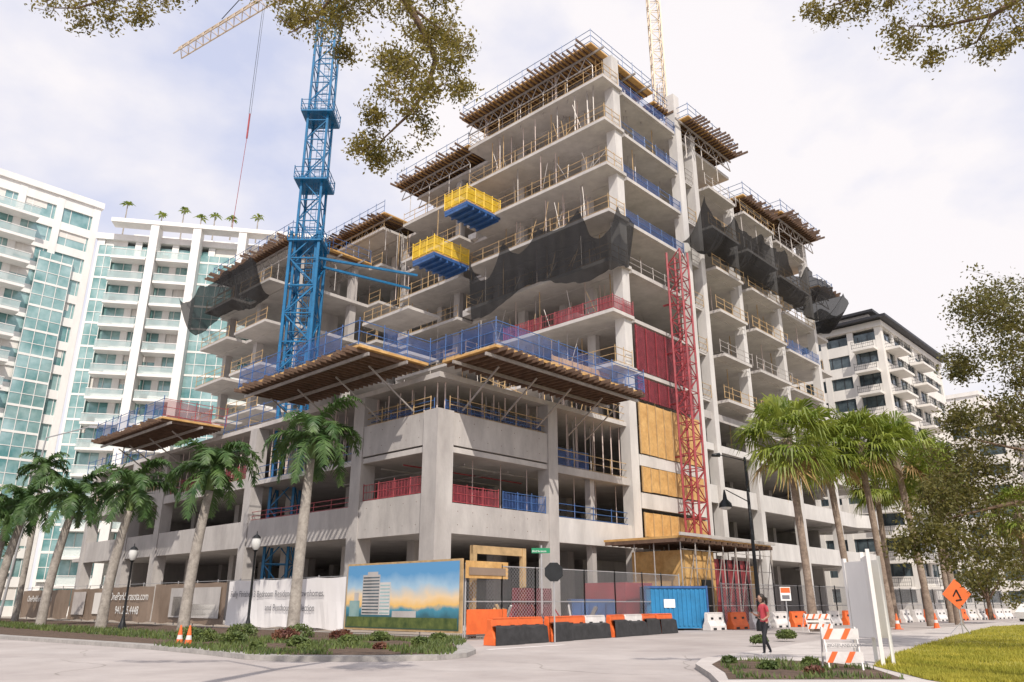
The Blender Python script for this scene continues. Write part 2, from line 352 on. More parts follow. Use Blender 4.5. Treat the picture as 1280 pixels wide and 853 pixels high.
for k in range(3,10):
    for i in range(22):
        u=random.uniform(18.6,27); w=random.uniform(.5,28)
        sh.box(u,u+random.uniform(.4,2.2),w,w+random.uniform(.4,2.2),Z(k)+.01,Z(k)+random.uniform(.2,1.1),random.choice(['ply','joist','wood','alu','blue','conc','concwhite']))
    for i in range(8):
        w=random.uniform(0,16); sh.beam((18.3,w,Z(k)+.05),(18.3+random.uniform(-.5,2),w+random.uniform(-1,1),Z(k)+random.uniform(1.5,3.5)),.03,random.choice(['wood','alu']))
for k in(1,2):
    for i in range(60):
        u=random.uniform(1,30); w=random.uniform(1.5,40)
        sh.box(u,u+random.uniform(.4,1.8),w,w+random.uniform(.4,1.8),Z(k)+.01,Z(k)+random.uniform(.3,1.5),random.choice(['ply','joist','wood','alu','blue','conc','red']))
table(18.2,27.8,.9,17.8,z,'uwUW',along='w',ov=1.9)
table(28.6,31,.8,16.5,z-.8,'w',along='u',ov=1.2)
table(32,41.6,-1.0,12,49.3,'uwUW',along='u',ov=2.0)
table(19.3,29,18.6,30.4,48.6,'uWw',along='w',ov=1.9)
table(17.6,30,30.8,46.5,Z(9)+1.4,'uW',along='w',ov=1.7)
table(7.4,17,32.8,50,Z(8)+.1,'uwW',along='w',ov=1.8)
table(43,50,-1.0,10,44.7,'uwU',along='u',ov=1.8)
table(52,62,-1.4,10,46.0,'uwU',along='u',ov=1.8)
table(61.8,66,-1.0,8,Z(8)+1.2,'uwU',along='u',ov=1.5); slab(63.01,66,0,8,Z(7));slab(63.01,66,0,8,Z(6))
for (u,w,zz) in((21,2,z),(30.5,1,z),(40,1,49.3),(24,12,z),(47,1,44.7),(57,2,46),(22,24,48.6),(22,40,Z(9)+1.4),(11,36,Z(8)),(13,45,Z(8)),(47,8,44.7)):
    for i in range(10):
        a=i/10*6.28; sh.beam((u+.35*math.cos(a),w+.35*math.sin(a),zz),(u+.38*math.cos(a),w+.38*math.sin(a),zz+random.uniform(1.6,2.8)),.022,'joist')
sl.make('floor_slabs',B); co.make('columns',B); fw.make('formwork_tables',B); rl.make('guard_rails',B); wl.make('walls_and_hoardings',B); sh.make('shoring_and_materials',B)
def platform(u,w,z):
    p=MB(TB)
    p.box(u,u+4.6,w,w+3.2,z-.5,z-.2,'blue')
    for i in range(6): p.box(u+.02+i*.85,u+.15+i*.85,w+.02,w+3.18,z-.8,z-.505,'blue')
    p.box(u+.03,u+4.5,w+.03,w+3.17,z-.195,z-.05,'ply')
    for (a,b) in(((u,w),(u,w+3.2)),((u,w),(u+4.6,w)),((u,w+3.2),(u+4.6,w+3.2))):
        rail(a,b,z-.1,'yellow',1.6,1.2,'yellow2',0,.05,p)
    p.make('loading_platform')
platform(14.2,13.2,Z(8)); platform(13.2,16.6,Z(7))
def net(name,path,zt,zb,sag,bot,n=60,m=12,amp=.5,per=5.5,low=1.0):
    b=MB(TB); pts=[]
    Ls=[0]
    for i in range(len(path)-1): Ls.append(Ls[-1]+math.dist(path[i],path[i+1]))
    for i in range(n+1):
        s=Ls[-1]*i/n; j=max(x for x in range(len(path)-1) if Ls[x]<=s+1e-6); t=(s-Ls[j])/(Ls[j+1]-Ls[j])
        p=[path[j][q]+(path[j+1][q]-path[j][q])*t for q in(0,1)]
        q=[bot[j][r]+(bot[j+1][r]-bot[j][r])*t for r in(0,1)]
        row=[]
        ph=(s/per)%1; sc=4*ph*(1-ph)*(.7+.5*math.sin(int(s/per)*2.3+1))
        for a in range(m+1):
            f=a/m
            zz=(zt-sag*sc)*(1-f)+(zb-low*(.5+.5*math.sin(s*.47+1)))*f - amp*math.sin(f*math.pi)*(.7+.3*math.sin(s*.9))
            wv=.16*math.sin(s*2.1+f*3)+.1*math.sin(s*4.7+f)
            row.append((p[0]*(1-f)+q[0]*f+wv*.6,p[1]*(1-f)+q[1]*f+wv,zz))
        pts.append(row)
    for i in range(n):
        for a in range(m): b.poly([pts[i][a],pts[i+1][a],pts[i+1][a+1],pts[i][a+1]],'net')
    return b.make(name,smooth=True)
net('debris_net',[(16.8,15.5),(16.6,-1.2),(20.5,-1.4)],33.8,28.8,2.9,[(17.3,15.5),(17.3,-.8),(20.2,-.9)],100,10,.5,4.6,1.6)
net('debris_net',[(29.5,-3.6),(64,-3.9),(67,2)],38.4,35.2,1.9,[(30,-.6),(63.5,-.6),(66.4,2)],120,10,1.6,5.6,.5)
net('debris_net',[(3.6,51),(3.6,33)],35.5,32.2,1.2,[(6,50.5),(6,34)],40,8,1.6)
# ------------------------------------------------------------------ cranes
def lattice(b,x,y,z0,z1,w,k,bay,r=.09,rb=.05):
    c=[(x-w/2,y-w/2),(x+w/2,y-w/2),(x+w/2,y+w/2),(x-w/2,y+w/2)]
    for a in c: b.beam((*a,z0),(*a,z1),r*1.3,k)
    n=int((z1-z0)/bay); h=(z1-z0)/n
    for i in range(n):
        for j in range(4):
            p,q=c[j],c[(j+1)%4]
            if (i+j)%2: p,q=q,p
            b.beam((*p,z0+i*h),(*q,z0+(i+1)*h),rb,k); b.beam((*p,z0+i*h),(*q,z0+i*h),rb,k)
def jib(b,p,q,k,h=1.4,w=1.2,bay=1.6):
    p=Vector(p);q=Vector(q); d=(q-p).normalized(); s=Vector((-d.y,d.x,0)).normalized(); up=Vector((0,0,1))
    n=int((q-p).length/bay)
    ch=[lambda t:p+(q-p)*t+s*w/2, lambda t:p+(q-p)*t-s*w/2, lambda t:p+(q-p)*t+up*h]
    for c in ch: b.beam(c(0),c(1),.08,k,local=False)
    for i in range(n):
        t0,t1=i/n,(i+.5)/n; t2=(i+1)/n
        for c in ch[:2]: b.beam(c(t0),ch[2](t1),.04,k,local=False); b.beam(ch[2](t1),c(t2),.04,k,local=False)
        b.beam(ch[0](t0),ch[1](t2),.035,k,local=False); b.beam(ch[0](t0),ch[1](t0),.035,k,local=False)
mx,my=-18.4,63.0
C=empty('tower_crane')
b=MB(); lattice(b,mx,my,.2,64,1.85,'craneblue',2.1,.11,.06)
for zz in np.arange(18,63,.35): b.beam((mx+.1,my-.6,zz),(mx+.55,my-.6,zz),.02,'craneblue')
b.beam((mx+.1,my-.6,16),(mx+.1,my-.6,63),.03,'craneblue'); b.beam((mx+.55,my-.6,16),(mx+.55,my-.6,63),.03,'craneblue'); b.make('mast',C)
b=MB()
b.lathe((mx,my,64),[(0,0),(1.5,0),(1.5,1.2),(1.2,1.4),(1.2,2.4),(0,2.4)],'craneblue',16); b.box(mx+1.3,mx+2.8,my-1.4,my+.2,64.6,67,'white')
b.beam((mx,my,66.4),(mx,my,75),.5,'craneblue',.2)
b.make('slewing_unit_and_cab',C)
for z0 in(38.2,32,45.5):
    b=MB(); b.box(mx-1.5,mx+1.5,my-1.5,my+1.5,z0,z0+.15,'craneblue')
    for (p,q) in(((-1.5,-1.5),(1.5,-1.5)),((-1.5,1.5),(1.5,1.5)),((-1.5,-1.5),(-1.5,1.5)),((1.5,-1.5),(1.5,1.5))): rail((mx+p[0],my+p[1]),(mx+q[0],my+q[1]),z0+.15,'craneblue',1.1,1.2,None,0,.035,b)
    b.make('mast_platform',C)
b=MB(); lattice(b,mx,my,20,33,2.5,'craneblue',2.5,.13,.08)
b.beam((mx+1.2,my-1,30.5),(-9,67,31),.14,'craneblue'); b.beam((mx+1.2,my+1,30.5),(-10,69.5,30.7),.14,'craneblue'); b.make('climbing_cage_and_ties',C)
b=MB(); jib(b,(mx,my,65),(-41,77.8,65),'cranetan',1.2,1.1,1.4); jib(b,(mx,my,65),(-8,54.5,66),'cranetan'); b.box(-10,-8,53,55,63.5,66,'conc')
b.beam((mx,my,75),(-34,73,66.3),.05,'dark'); b.beam((mx,my,75),(-8.4,55,67),.05,'dark'); b.make('jib',C)
b=MB(); b.beam((-27.8,69.1,65),(-27.8,69.1,50.5),.025,'dark'); b.beam((-27.6,69.1,65),(-27.6,69.1,50.5),.02,'dark'); b.beam((-27.7,69.1,50.5),(-27.7,69.1,47.5),.1,'red'); b.beam((-27.7,69.1,47.5),(-28,69.1,37),.03,'red'); b.make('hoist_rope_and_hook',C)
C=empty('tower_crane'); b=MB(); lattice(b,19.4,85,.2,108,1.45,'cranetan',1.6,.09,.05); b.make('mast',C)
b=MB(); jib(b,(19.4,85,109),(60,110,109),'cranetan'); b.lathe((19.4,85,107.8),[(0,0),(1.4,0),(1.4,1.2),(0,1.2)],'cranetan'); b.make('jib',C)
C=empty('construction_hoist'); tb=TB((26.3,-2,0)); b=MB(frame(tb[0],tb[1],AZ)); lattice(b,0,0,.1,31.8,1.35,'red',1.3,.09,.05)
for zz in np.arange(4,31,4.6): b.box(-.1,.1,.7,1.75,zz,zz+.12,'red')
b.make('mast',C)
# ------------------------------------------------------------------ hoist canopy / shed
C=empty('site_canopy_shed'); b=MB(TB)
b.box(15.5,29,-6.8,-.6,5.7,5.85,'ply')
for u in np.arange(15.5,29,.8): b.box(u,u+.1,-7.2,-.7,5.45,5.695,'joist')
b.box(15.3,29.2,-7.1,-6.95,5.85,6.05,'conc')
for u in np.arange(15.8,29.2,1.9):
    for w in(-6.7,-4.6,-3): b.beam((u,w,.1),(u,w,5.5),.05,'alu')
    b.beam((u,-6.7,.4),(min(u+1.9,29),-6.7,5.2),.03,'alu')
for zz in(1.4,2.6,3.8,5): b.beam((15.8,-6.7,zz),(29,-6.7,zz),.03,'alu')
b.make('canopy_deck_and_scaffold',C)
b=MB(TB); b.box(16.9,21,-6.2,-2,.1,5,'ply'); b.box(21.1,27,-5.9,-2,.1,4.6,'red'); b.box(17.2,18.4,-6.3,-6.21,.15,2.4,'red'); b.box(19,20.2,-6.3,-6.21,.15,3.1,'dark')
for i in range(4): b.box(16.9+i*1.22,16.96+i*1.22,-6.26,-6.21,.1,5,'wood')
for i in range(6): b.box(21.2+i*.98,21.3+i*.98,-6.0,-5.91,.1,4.6,'frame')
b.box(27.4,28.8,-5.6,-3,.1,4.3,'ply'); b.box(11,14,-5.5,-2.2,.1,2.8,'red'); b.make('plywood_shed',C)
# ------------------------------------------------------------------ neighbour buildings
def bldg(name,T,Lu,Lw,H,fh,k,glass,bays_w,bays_u,bal=(),balw=(),strips=(),railk='glassrail',sp=.95,mv=2):
    C=empty(name); b=MB(T); b.box(.25,Lu-.25,.25,Lw-.25,0,H-.6,glass); b.make('glazing',C)
    b=MB(T); n=int(H/fh)
    for i in range(n+1):
        z0=i*fh; z1=z0+sp if i<n else H
        if z0>=H:break
        b.box(0,Lu,0,.3,z0,min(z1,H),k); b.box(0,.3,.301,Lw,z0,min(z1,H),k); b.box(Lu-.3,Lu,.301,Lw,z0,min(z1,H),k)
    b.box(-.3,Lu+.3,-.3,Lw+.3,H,H+.9,k); b.box(.5,Lu-.5,.5,Lw-.5,H+.9,H+1.0,k)
    for i in range(bays_w+1):
        u=i*(Lu-.9)/bays_w; b.box(u,u+.9,-.05,.28,0,H-.01,k)
    for i in range(bays_u+1):
        w=i*(Lw-.9)/bays_u; b.box(-.05,.28,w,w+.9,0,H-.01,k); b.box(Lu-.28,Lu+.05,w,w+.9,0,H-.01,k)
    b.make('walls',C)
    b=MB(T)
    for i in range(bays_w*mv):
        u=(i+.5)*(Lu)/(bays_w*mv); b.box(u-.04,u+.04,.18,.24,0,H-1,'frame' if k!='white' else 'white')
    for i in range(bays_u*mv):
        w=(i+.5)*(Lw)/(bays_u*mv); b.box(.18,.24,w-.04,w+.04,0,H-1,'frame' if k!='white' else 'white')
    for i in range(n):
        for j in range(bays_w):
            if random.random()<.4:
                u=j*(Lu-.9)/bays_w+.95; b.box(u,u+(Lu-.9)/bays_w*random.uniform(.3,.85),.2,.245,i*fh+fh-random.uniform(.5,2),i*fh+fh,'cream')
    b.make('mullions_and_blinds',C)
    b=MB(T)
    for (u0,u1) in bal:
        for i in range(1,n):
            z0=i*fh; b.box(u0,u1,-2.1,-.06,z0-.15,z0+.2,k)
            if railk=='glassrail':
                b.box(u0+.05,u1-.05,-2.05,-2.0,z0+.25,z0+1.25,railk); b.box(u0,u1,-2.08,-1.98,z0+1.26,z0+1.34,'white')
                b.box(u0,u0+.05,-2.05,-.1,z0+.25,z0+1.25,railk)
                if random.random()<.5: b.box(u0+.6,u0+1.4,-1.6,-.9,z0+.2,z0+.95,random.choice(['joist','cream','dark']))
            else:
                rail((u0,-2.05),(u1,-2.05),z0+.2,railk,1.1,1.5,None,.25,.03,b)
                rail((u0,-2.05),(u0,0),z0+.2,railk,1.1,1.5,None,.25,.03,b)
    for (w0,w1) in balw:
        for i in range(1,n):
            z0=i*fh; b.box(-1.8,-.06,w0,w1,z0-.15,z0+.2,k)
            rail((-1.75,w0),(-1.75,w1),z0+.2,railk,1.1,1.5,None,.25,.03,b)
    if bal or balw: b.make('balconies',C)
    b=MB(T)
    for (u0,u1,z0,z1) in strips:
        b.box(u0,u1,-.45,-.06,z0,z1,'glassg')
        for i in range(int((z1-z0)/fh*2)+1): b.box(u0-.02,u1+.02,-.5,-.452,z0+i*fh/2,z0+i*fh/2+(.3 if i%2==0 else .08),'white')
        m=max(2,int((u1-u0)/1.3))
        for i in range(m+1): b.box(u0+(u1-u0)*i/m-.04,u0+(u1-u0)*i/m+.04,-.53,-.501,z0,z1,'white')
    if strips: b.make('curtain_wall',C)
    return C
FA=frame(-60,100,AZ)
T1=lambda p:FA((p[0]-34,p[1],p[2]))
bldg('white_condo_building',T1,34,20,56,3.4,'white','glassg',7,3,bal=((4,26.2),),strips=((27.4,31.6,5,47),),sp=1.2)
T2=frame(-59.3,99.6,math.atan2(.197,.98))
L2=bldg('white_condo_building',T2,46,20,51,3.4,'white','glassg',9,3,bal=((2.6,7.2),(8.6,13.2),(20.4,25.4),(27,32)),strips=((.4,2.3,4,50),(13.9,19.6,4,49.5)),sp=1.2)
b=MB(T2)
for u in(7.9,13.6,19.9,26.2): b.box(u-.55,u+.55,-2.3,-.06,0,52.9,'white')
b.box(2,33,-2.4,-.31,52.9,53.5,'white'); b.box(3,40,5,16,52.05,54.5,'white'); b.make('balcony_piers',L2)
T3=frame(56,110,AZ)
R=bldg('white_apartment_building',T3,30,30,41.5,3.45,'cream','glassd',6,7,bal=((.8,6),(12,18)),balw=((.8,4),),railk='dark',sp=1.6,mv=3)
b=MB(T3); b.box(-1.4,31,-1.4,31,42.5,42.9,'frame'); b.box(2,22,2,26,42.9,44.5,'cream'); b.box(1,23,1,27,44.5,44.9,'frame'); b.make('roof_eaves',R)
T4=frame(84,128,AZ); bldg('beige_apartment_building',T4,30,20,33,3.4,'cream','glassd',7,4,bal=((2,10),(14,24)),railk='dark',sp=1.6)
T5=frame(105,168,AZ); bldg('distant_office_building',T5,40,20,46,3.6,'cream','glassd',9,4,sp=1.6)
T6=frame(-110,120,AZ); bldg('distant_office_building',T6,30,20,30,3.6,'cream','glassd',7,4)
# ------------------------------------------------------------------ ground
def sheet(name,pts,z,k,th=0):
    b=MB()
    if th:
        n=len(pts); b.poly([(x,y,z+th) for x,y in pts],k)
        for i in range(n):
            p,q=pts[i],pts[(i+1)%n]; b.poly([(*p,z),(*q,z),(*q,z+th),(*p,z+th)],'kerb')
    else: b.poly([(x,y,z) for x,y in pts],k)
    return b.make(name)
sheet('ground',[(-1500,-300),(1500,-300),(1500,2500),(-1500,2500)],-.02,'sand')
sheet('road',[(-300,-60),(300,-60),(300,400),(30,140),(10.5,50),(-2,36.8),(-45,78),(-300,330)],-.012,'asphalt')
sheet('construction_site_ground',[(-2.2,37.5),(40,85),(70,140),(-80,150),(-50,84)],-.004,'sand')
isl=[(-60,73),(-38,51),(-24,38.5),(-13.5,30.3),(-10,27),(-8,24.8),(-6.6,24),(-4,23.9),(-2.2,24.4),(-1.4,25.6),(-1.2,27.5),(-1.6,31),(-2.3,36.7),(-30,63),(-60,91)]
sheet('planting_island_kerb',isl,-.01,'kerb',.14)
sheet('planting_bed',[(-60,74),(-38,52),(-24,39.3),(-13.4,31),(-9.8,27.6),(-7.8,25.4),(-6.5,24.6),(-4,24.5),(-2.6,24.9),(-2,25.9),(-1.8,27.5),(-2.2,31),(-2.9,36.4),(-30,62.4),(-60,90)],.134,'dirt')
walk=[(4.0,16),(4.4,18.5),(4.7,21.3),(5.3,23.2),(6.4,25),(8.4,27.5),(11.5,32.5),(20,43),(36,62),(70,96),(90,96),(60,10),(12,2),(5,4)]
sheet('sidewalk',walk,-.01,'walk',.13)
sheet('planting_bed',[(4.4,17),(4.75,18.6),(5.05,21),(5.6,22.4),(6.6,22.6),(8.2,22),(8.6,20),(8,17)],.128,'dirt')
grass=[(8.4,17),(8.9,20.5),(12.5,26.5),(20,37.5),(31,53),(60,80),(90,90),(60,6),(14,4),(8.6,10)]
sheet('lawn',grass,.13,'grass')
b=MB()
for i in range(16):
    t=i/16; x=7+t*20; y=25+t*26; b.box(x,x+2.4,y-.02,y+.02,.121,.1245,'kerb')
b.make('sidewalk_joints')
b=MB()
b.poly([(-1,30,-.006),(2,33.4,-.006),(2.2,33.1,-.006),(-.8,29.7,-.006)],'jwhite')
b.poly([(-30,34,-.006),(-16,24,-.006),(-16.1,23.8,-.006),(-30.1,33.8,-.006)],'jwhite'); b.make('road_markings')
b=MB(); random.seed(31)
for s0 in range(7):
    x,y=random.uniform(-14,6),random.uniform(18,27); a=random.uniform(0,6.28)
    for i in range(14):
        a+=random.uniform(-.5,.5); x2,y2=x+math.cos(a)*.45,y+math.sin(a)*.45; nx,ny=-math.sin(a)*.009,math.cos(a)*.009
        b.poly([(x-nx,y-ny,-.006),(x2-nx,y2-ny,-.006),(x2+nx,y2+ny,-.006),(x+nx,y+ny,-.006)],'trunkg'); x,y=x2,y2
b.make('road_cracks')
def scatter(name,pts,size,k,up=True,asp=.42):
    n=len(pts); P=np.array(pts)
    if up:
        a=rng.uniform(0,6.28,n); h=size*rng.uniform(.5,1.3,n); w=size*.18
        d=np.stack([np.cos(a)*w,np.sin(a)*w,np.zeros(n)],1); t=np.stack([rng.normal(0,.3,n)*h,rng.normal(0,.3,n)*h,h],1)
        V=np.stack([P-d,P+d,P+t],1).reshape(-1,3); nf=3
    else:
        A=rng.normal(0,1,(n,3)); A/=np.linalg.norm(A,axis=1)[:,None]
        C_=rng.normal(0,1,(n,3)); Bv=np.cross(A,C_); Bv/=np.linalg.norm(Bv,axis=1)[:,None]
        s=(size*rng.uniform(.6,1.3,n))[:,None]
        V=np.stack([P-A*s,P-Bv*s*asp,P+A*s,P+Bv*s*asp],1).reshape(-1,3); nf=4
    me=bpy.data.meshes.new(name); me.vertices.add(len(V)); me.vertices.foreach_set('co',V.ravel())
    me.loops.add(n*nf); me.loops.foreach_set('vertex_index',np.arange(n*nf,dtype=np.int32))
    me.polygons.add(n); me.polygons.foreach_set('loop_start',np.arange(0,n*nf,nf,dtype=np.int32)); me.polygons.foreach_set('loop_total',np.full(n,nf,dtype=np.int32))
    me.materials.append(M[k]); me.update(); me.validate()
    o=bpy.data.objects.new(name,me); S.collection.objects.link(o); return o
def inpoly(x,y,poly):
    c=False;n=len(poly)
    for i in range(n):
        x1,y1=poly[i];x2,y2=poly[(i+1)%n]
        if (y1>y)!=(y2>y) and x<(x2-x1)*(y-y1)/(y2-y1)+x1:c=not c
    return c
random.seed(3)
pts=[]
while len(pts)<50000:
    y=16+40*random.random()**1.7; x=random.uniform(8,y*.75+2)
    if inpoly(x,y,grass) and (math.sin(x*1.3+math.sin(y))+math.sin(y*.9+x*.4)>-1.2 or random.random()<.3): pts.append((x,y,.13))
scatter('grass_blades',pts,.09,'blade')
# ------------------------------------------------------------------ vegetation
def blob(c,r,n,flat=.7):
    d=rng.normal(0,1,(n,3)); d/=np.linalg.norm(d,axis=1)[:,None]; rr=rng.uniform(.25,1,n)**.5
    return np.array(c)+d*rr[:,None]*np.array([r,r,r*flat])
def royal(x,y,h,r,spread,seed,lean=(0,0)):
    random.seed(seed); C=empty('royal_palm_tree'); b=MB()
    n=26; pts=[];rs=[]
    for i in range(n+1):
        t=i/n; pts.append((x+lean[0]*t*t,y+lean[1]*t*t,.1+(h-1.6)*t)); rs.append(r*(1.2-.25*min(1,t*4)+.08*math.sin(t*4)-.42*max(0,t-.75)+random.uniform(-.012,.012)))
    b.tube(pts,rs,'trunkg',12); top=pts[-1]
    b.tube([top,(top[0],top[1],top[2]+.9),(top[0],top[1],top[2]+1.7)],[rs[-1]*1.05,rs[-1]*.85,.07],'shaft',10)
    b.make('trunk',C,True)
    b=MB(); c0=Vector((top[0],top[1],top[2]+1.35))
    EL=[80,66,50,36,22,8,-8,60,44,28,14,0,-18,72,30,-26,52,18,40,6]
    for i in range(20):
        a=i*2.399+random.uniform(-.2,.2); el=math.radians(EL[i%20]+random.uniform(-7,7)); L=spread*random.uniform(.8,1.05)
        N=11; prev=c0.copy(); e=el; curl=random.uniform(.9,1.45)
        for j in range(N):
            e-=math.radians(2.4+1.5*j)*curl*(1 if e>-1.25 else .1); a+=random.uniform(-.02,.02); d=Vector((math.cos(a)*math.cos(e),math.sin(a)*math.cos(e),math.sin(e)))
            q=prev+d*L/N; b.beam(prev,q,.035*(1-j/N)+.008,'palm',n=3)
            side=d.cross(Vector((0,0,1)))
            if side.length<.05: side=Vector((-math.sin(a),math.cos(a),0))
            side.normalize(); upv=side.cross(d)
            if j>0:
                for m in range(5):
                    f=m/5; o=prev+(q-prev)*f; ll=L*.22*math.sin(math.pi*(.12+.8*(j+f)/N))*random.uniform(.75,1.15)
                    for sg in(-1,1):
                        tip=o+side*sg*ll*.8+d*ll*.45+Vector((0,0,-ll*random.uniform(.1,.75)))+upv*random.uniform(-.3,.35)*ll
                        wv=d*.045; mid=(o+tip)/2+Vector((0,0,.1*ll))
                        b.poly([o-wv,mid-wv*1.1,tip,mid+wv*1.1,o+wv],'palm')
            prev=q
    b.make('fronds',C)
PALMS=[(-11.9,44.5,11.0,.30,4.1,1,(.2,0)),(-17.9,44.6,9.2,.28,3.7,2,(.5,0)),(-24.4,48.6,8.5,.28,3.6,3,(.6,0)),(-31.4,54.5,8.9,.28,3.7,4,(.7,0)),(-39.5,62,9.3,.3,3.7,5,(.8,0)),(-46,71,9.6,.3,3.9,6,(.3,0)),(-41.2,60,8.2,.28,3.6,7,(0,0)),(-42,69,13.2,.24,3.0,8,(0,0))]
for p in PALMS: royal(*p)
def fan(x,y,h,r,sp,seed,lean=0):
    random.seed(seed); C=empty('fan_palm_tree'); b=MB(); n=24
    pts=[(x+lean*(i/n)**1.5,y,.1+(h-.8)*i/n) for i in range(n+1)]
    rs=[r*(1.25-.35*min(1,i/5)+ (.3 if i>n-4 else 0)+random.uniform(-.03,.03)) for i in range(n+1)]
    b.tube(pts,rs,'trunkb',10)
    for i in range(60):
        t=random.uniform(.8,1); a=random.uniform(0,6.28); zz=.1+(h-.8)*t; cx=x+lean*t**1.5
        b.beam((cx,y,zz),(cx+math.cos(a)*r*1.9,y+math.sin(a)*r*1.9,zz+.3),.05,'trunkb',.02)
    b.make('trunk',C,True)
    b=MB(); c0=Vector((x+lean,y,h-.6))
    for i in range(54):
        a=i*2.399; el=math.radians(random.uniform(-50,82)); k='palmy' if el>-.6 or random.random()<.6 else 'palmdry'
        d=Vector((math.cos(a)*math.cos(el),math.sin(a)*math.cos(el),math.sin(el))); L=sp*random.uniform(.35,.62)
        q=c0+d*L+Vector((0,0,-.12*L)); b.beam(c0,q,.025,k,.012,3)
        s=d.cross(Vector((0,0,1))).normalized() if abs(d.z)<.98 else Vector((1,0,0)); u=s.cross(d)
        m=23; R=sp*random.uniform(.36,.5)
        for j in range(m):
            t=(j/(m-1)-.5)*math.radians(210); rr=R*(.75+.25*math.cos(t*.6))*random.uniform(.8,1.12)
            e=(d*math.cos(t)+s*math.sin(t)+u*random.uniform(-.12,.12)); mid=q+e*rr*.6+Vector((0,0,-rr*.04)); tip=q+e*rr*.95+Vector((0,0,-rr*random.uniform(.1,.75)))
            pw=(s*math.cos(t)-d*math.sin(t))*.06+u*.02
            b.poly([q,mid-pw,tip,mid+pw],k)
    b.make('fronds',C)
for p in((16.6,45,11.5,.24,3.7,11,-.3),(22,52.5,12.2,.24,3.3,12,-.5),(24.6,53,12.9,.24,3.4,13,-.5),(28.2,55,12.6,.25,3.7,14,-.7),(32,58.5,11.3,.24,3.5,15,-.3),(34.5,64,12.4,.24,3.4,16,0),(31,66,12,.24,3.2,17,0),(40,62,9,.24,3.2,18,0)): fan(*p)
for (x,y,zt) in((-58.5,104,59),(-54,106,58.2),(-50.7,106,59),(-47.9,106,57.7),(-45.8,106,58),(-43.1,106,57.5),(-39.5,107,58.3)):
    b=MB(); b.beam((x,y,54),(x,y,zt),.12,'trunkg',.08,6)
    for i in range(14):
        a=i*2.4; e=math.radians(random.uniform(-10,70)); L=random.uniform(.8,1.25); p0=Vector((x,y,zt)); p1=p0+Vector((math.cos(a)*math.cos(e),math.sin(a)*math.cos(e),math.sin(e)))*L*.6; p2=p1+Vector((math.cos(a)*.5,math.sin(a)*.5,-.35))*L
        sd=Vector((-math.sin(a),math.cos(a),0))*.22; b.poly([p0,p1-sd,p2,p1+sd],'palmy')
    b.make('roof_palm')
def sprays(anchors,depth,n_per,spread,leaf_n,size,par,k,jit=1.0,tight=.07):
    tw=MB(); P=[]
    for (x,z_,s) in anchors:
        y=depth+random.uniform(-jit,jit)*s
        c0=Vector((x,y,z_))
        for i in range(n_per):
            d=Vector((random.gauss(0,1),random.gauss(0,1),random.gauss(0,.7)-.15)).normalized()*spread*s*random.uniform(.4,1.4)
            st=c0+Vector((random.gauss(0,.45),random.gauss(0,.45),random.gauss(0,.38)))*spread*s
            tw.beam(st,st+d,.010,'bark',.003,3)
            for j in range(leaf_n):
                t=random.uniform(.1,1.06)**.8; c=st+d*t+Vector((random.gauss(0,1),random.gauss(0,1),random.gauss(0,.8)))*tight*spread*2
                P.append(tuple(c))
    tw.make('twigs',par); o=scatter('leaves',P,size,k,False,.5); o.parent=par
random.seed(21)
T=empty('oak_tree'); b=MB()
b.tube([(-6.5,-4,0),(-6.3,-3.6,3),(-6,-2,7),(-5,3,11.5),(-3.6,8,13.9),(-2.9,11,13.7)],[.5,.42,.36,.26,.15,.10],'bark',10)
b.tube([(-2.9,11,13.7),(-2.5,11.9,13.2),(-2.05,12.2,12.75),(-1.7,12.4,12.2),(-1.5,12.5,11.7),(-1.65,12.5,11.0),(-2.0,12.5,10.4),(-2.5,12.6,9.9)],[.10,.085,.075,.065,.055,.04,.03,.012],'bark',8)
b.tube([(-2.05,12.2,12.75),(-1.4,12.5,12.4),(-.9,12.8,12.3)],[.04,.025,.01],'bark',6)
b.tube([(-2.9,11,13.7),(-3.4,12,13.0),(-3.9,12.4,12.6),(-4.5,12.6,12.4)],[.06,.04,.03,.01],'bark',6)
b.tube([(-3.6,8,13.9),(-6.0,11.2,13.9),(-7.2,12,13.0),(-8.4,12,12.5),(-8.9,12,12.5)],[.08,.05,.03,.02,.008],'bark',6)
b.make('trunk_and_limbs',T,True)
BR=[(-4.4,12.85,.8),(-3.85,13,1),(-3.35,12.65,.9),(-3.05,13.1,1),(-2.55,12.9,.9),(-4.0,12.4,.6),(-1.95,13.1,.9),(-1.6,12.5,.9),(-1.45,11.9,1),(-1.25,11.2,.9),(-1.1,12.6,.7),(-2.05,11.5,.9),(-1.85,10.9,1),(-2.15,10.3,1),(-2.4,9.9,.8),(-2.8,9.75,.5),(-1.7,10.3,.8),(-2.6,10.35,.35),(-1.0,10.8,.5),(-2.55,9.5,.3),(-2.3,12.1,.7),(-3.4,12.1,.4),(-1.5,13.2,.7),(-3.6,13.3,.9),(-4.7,13.2,.6),(-2.2,11.1,.8),(-1.4,10.6,.7),(-2.1,12.4,.8),(-1.3,12.1,.8)]
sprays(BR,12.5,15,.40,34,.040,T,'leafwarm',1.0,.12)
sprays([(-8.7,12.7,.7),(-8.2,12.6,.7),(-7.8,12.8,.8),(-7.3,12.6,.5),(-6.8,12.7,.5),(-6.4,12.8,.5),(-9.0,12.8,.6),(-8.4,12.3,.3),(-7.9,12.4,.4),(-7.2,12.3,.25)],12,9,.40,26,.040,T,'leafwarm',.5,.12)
T=empty('oak_tree'); b=MB()
b.tube([(14,1,0),(13.6,2,5),(12.8,6,10),(11.4,10.5,13.6),(10.6,12,13.2),(9.6,12.4,12.7),(8.6,12.5,12.5),(8.0,12.6,12.6)],[.45,.4,.3,.12,.07,.045,.025,.01],'bark',8)
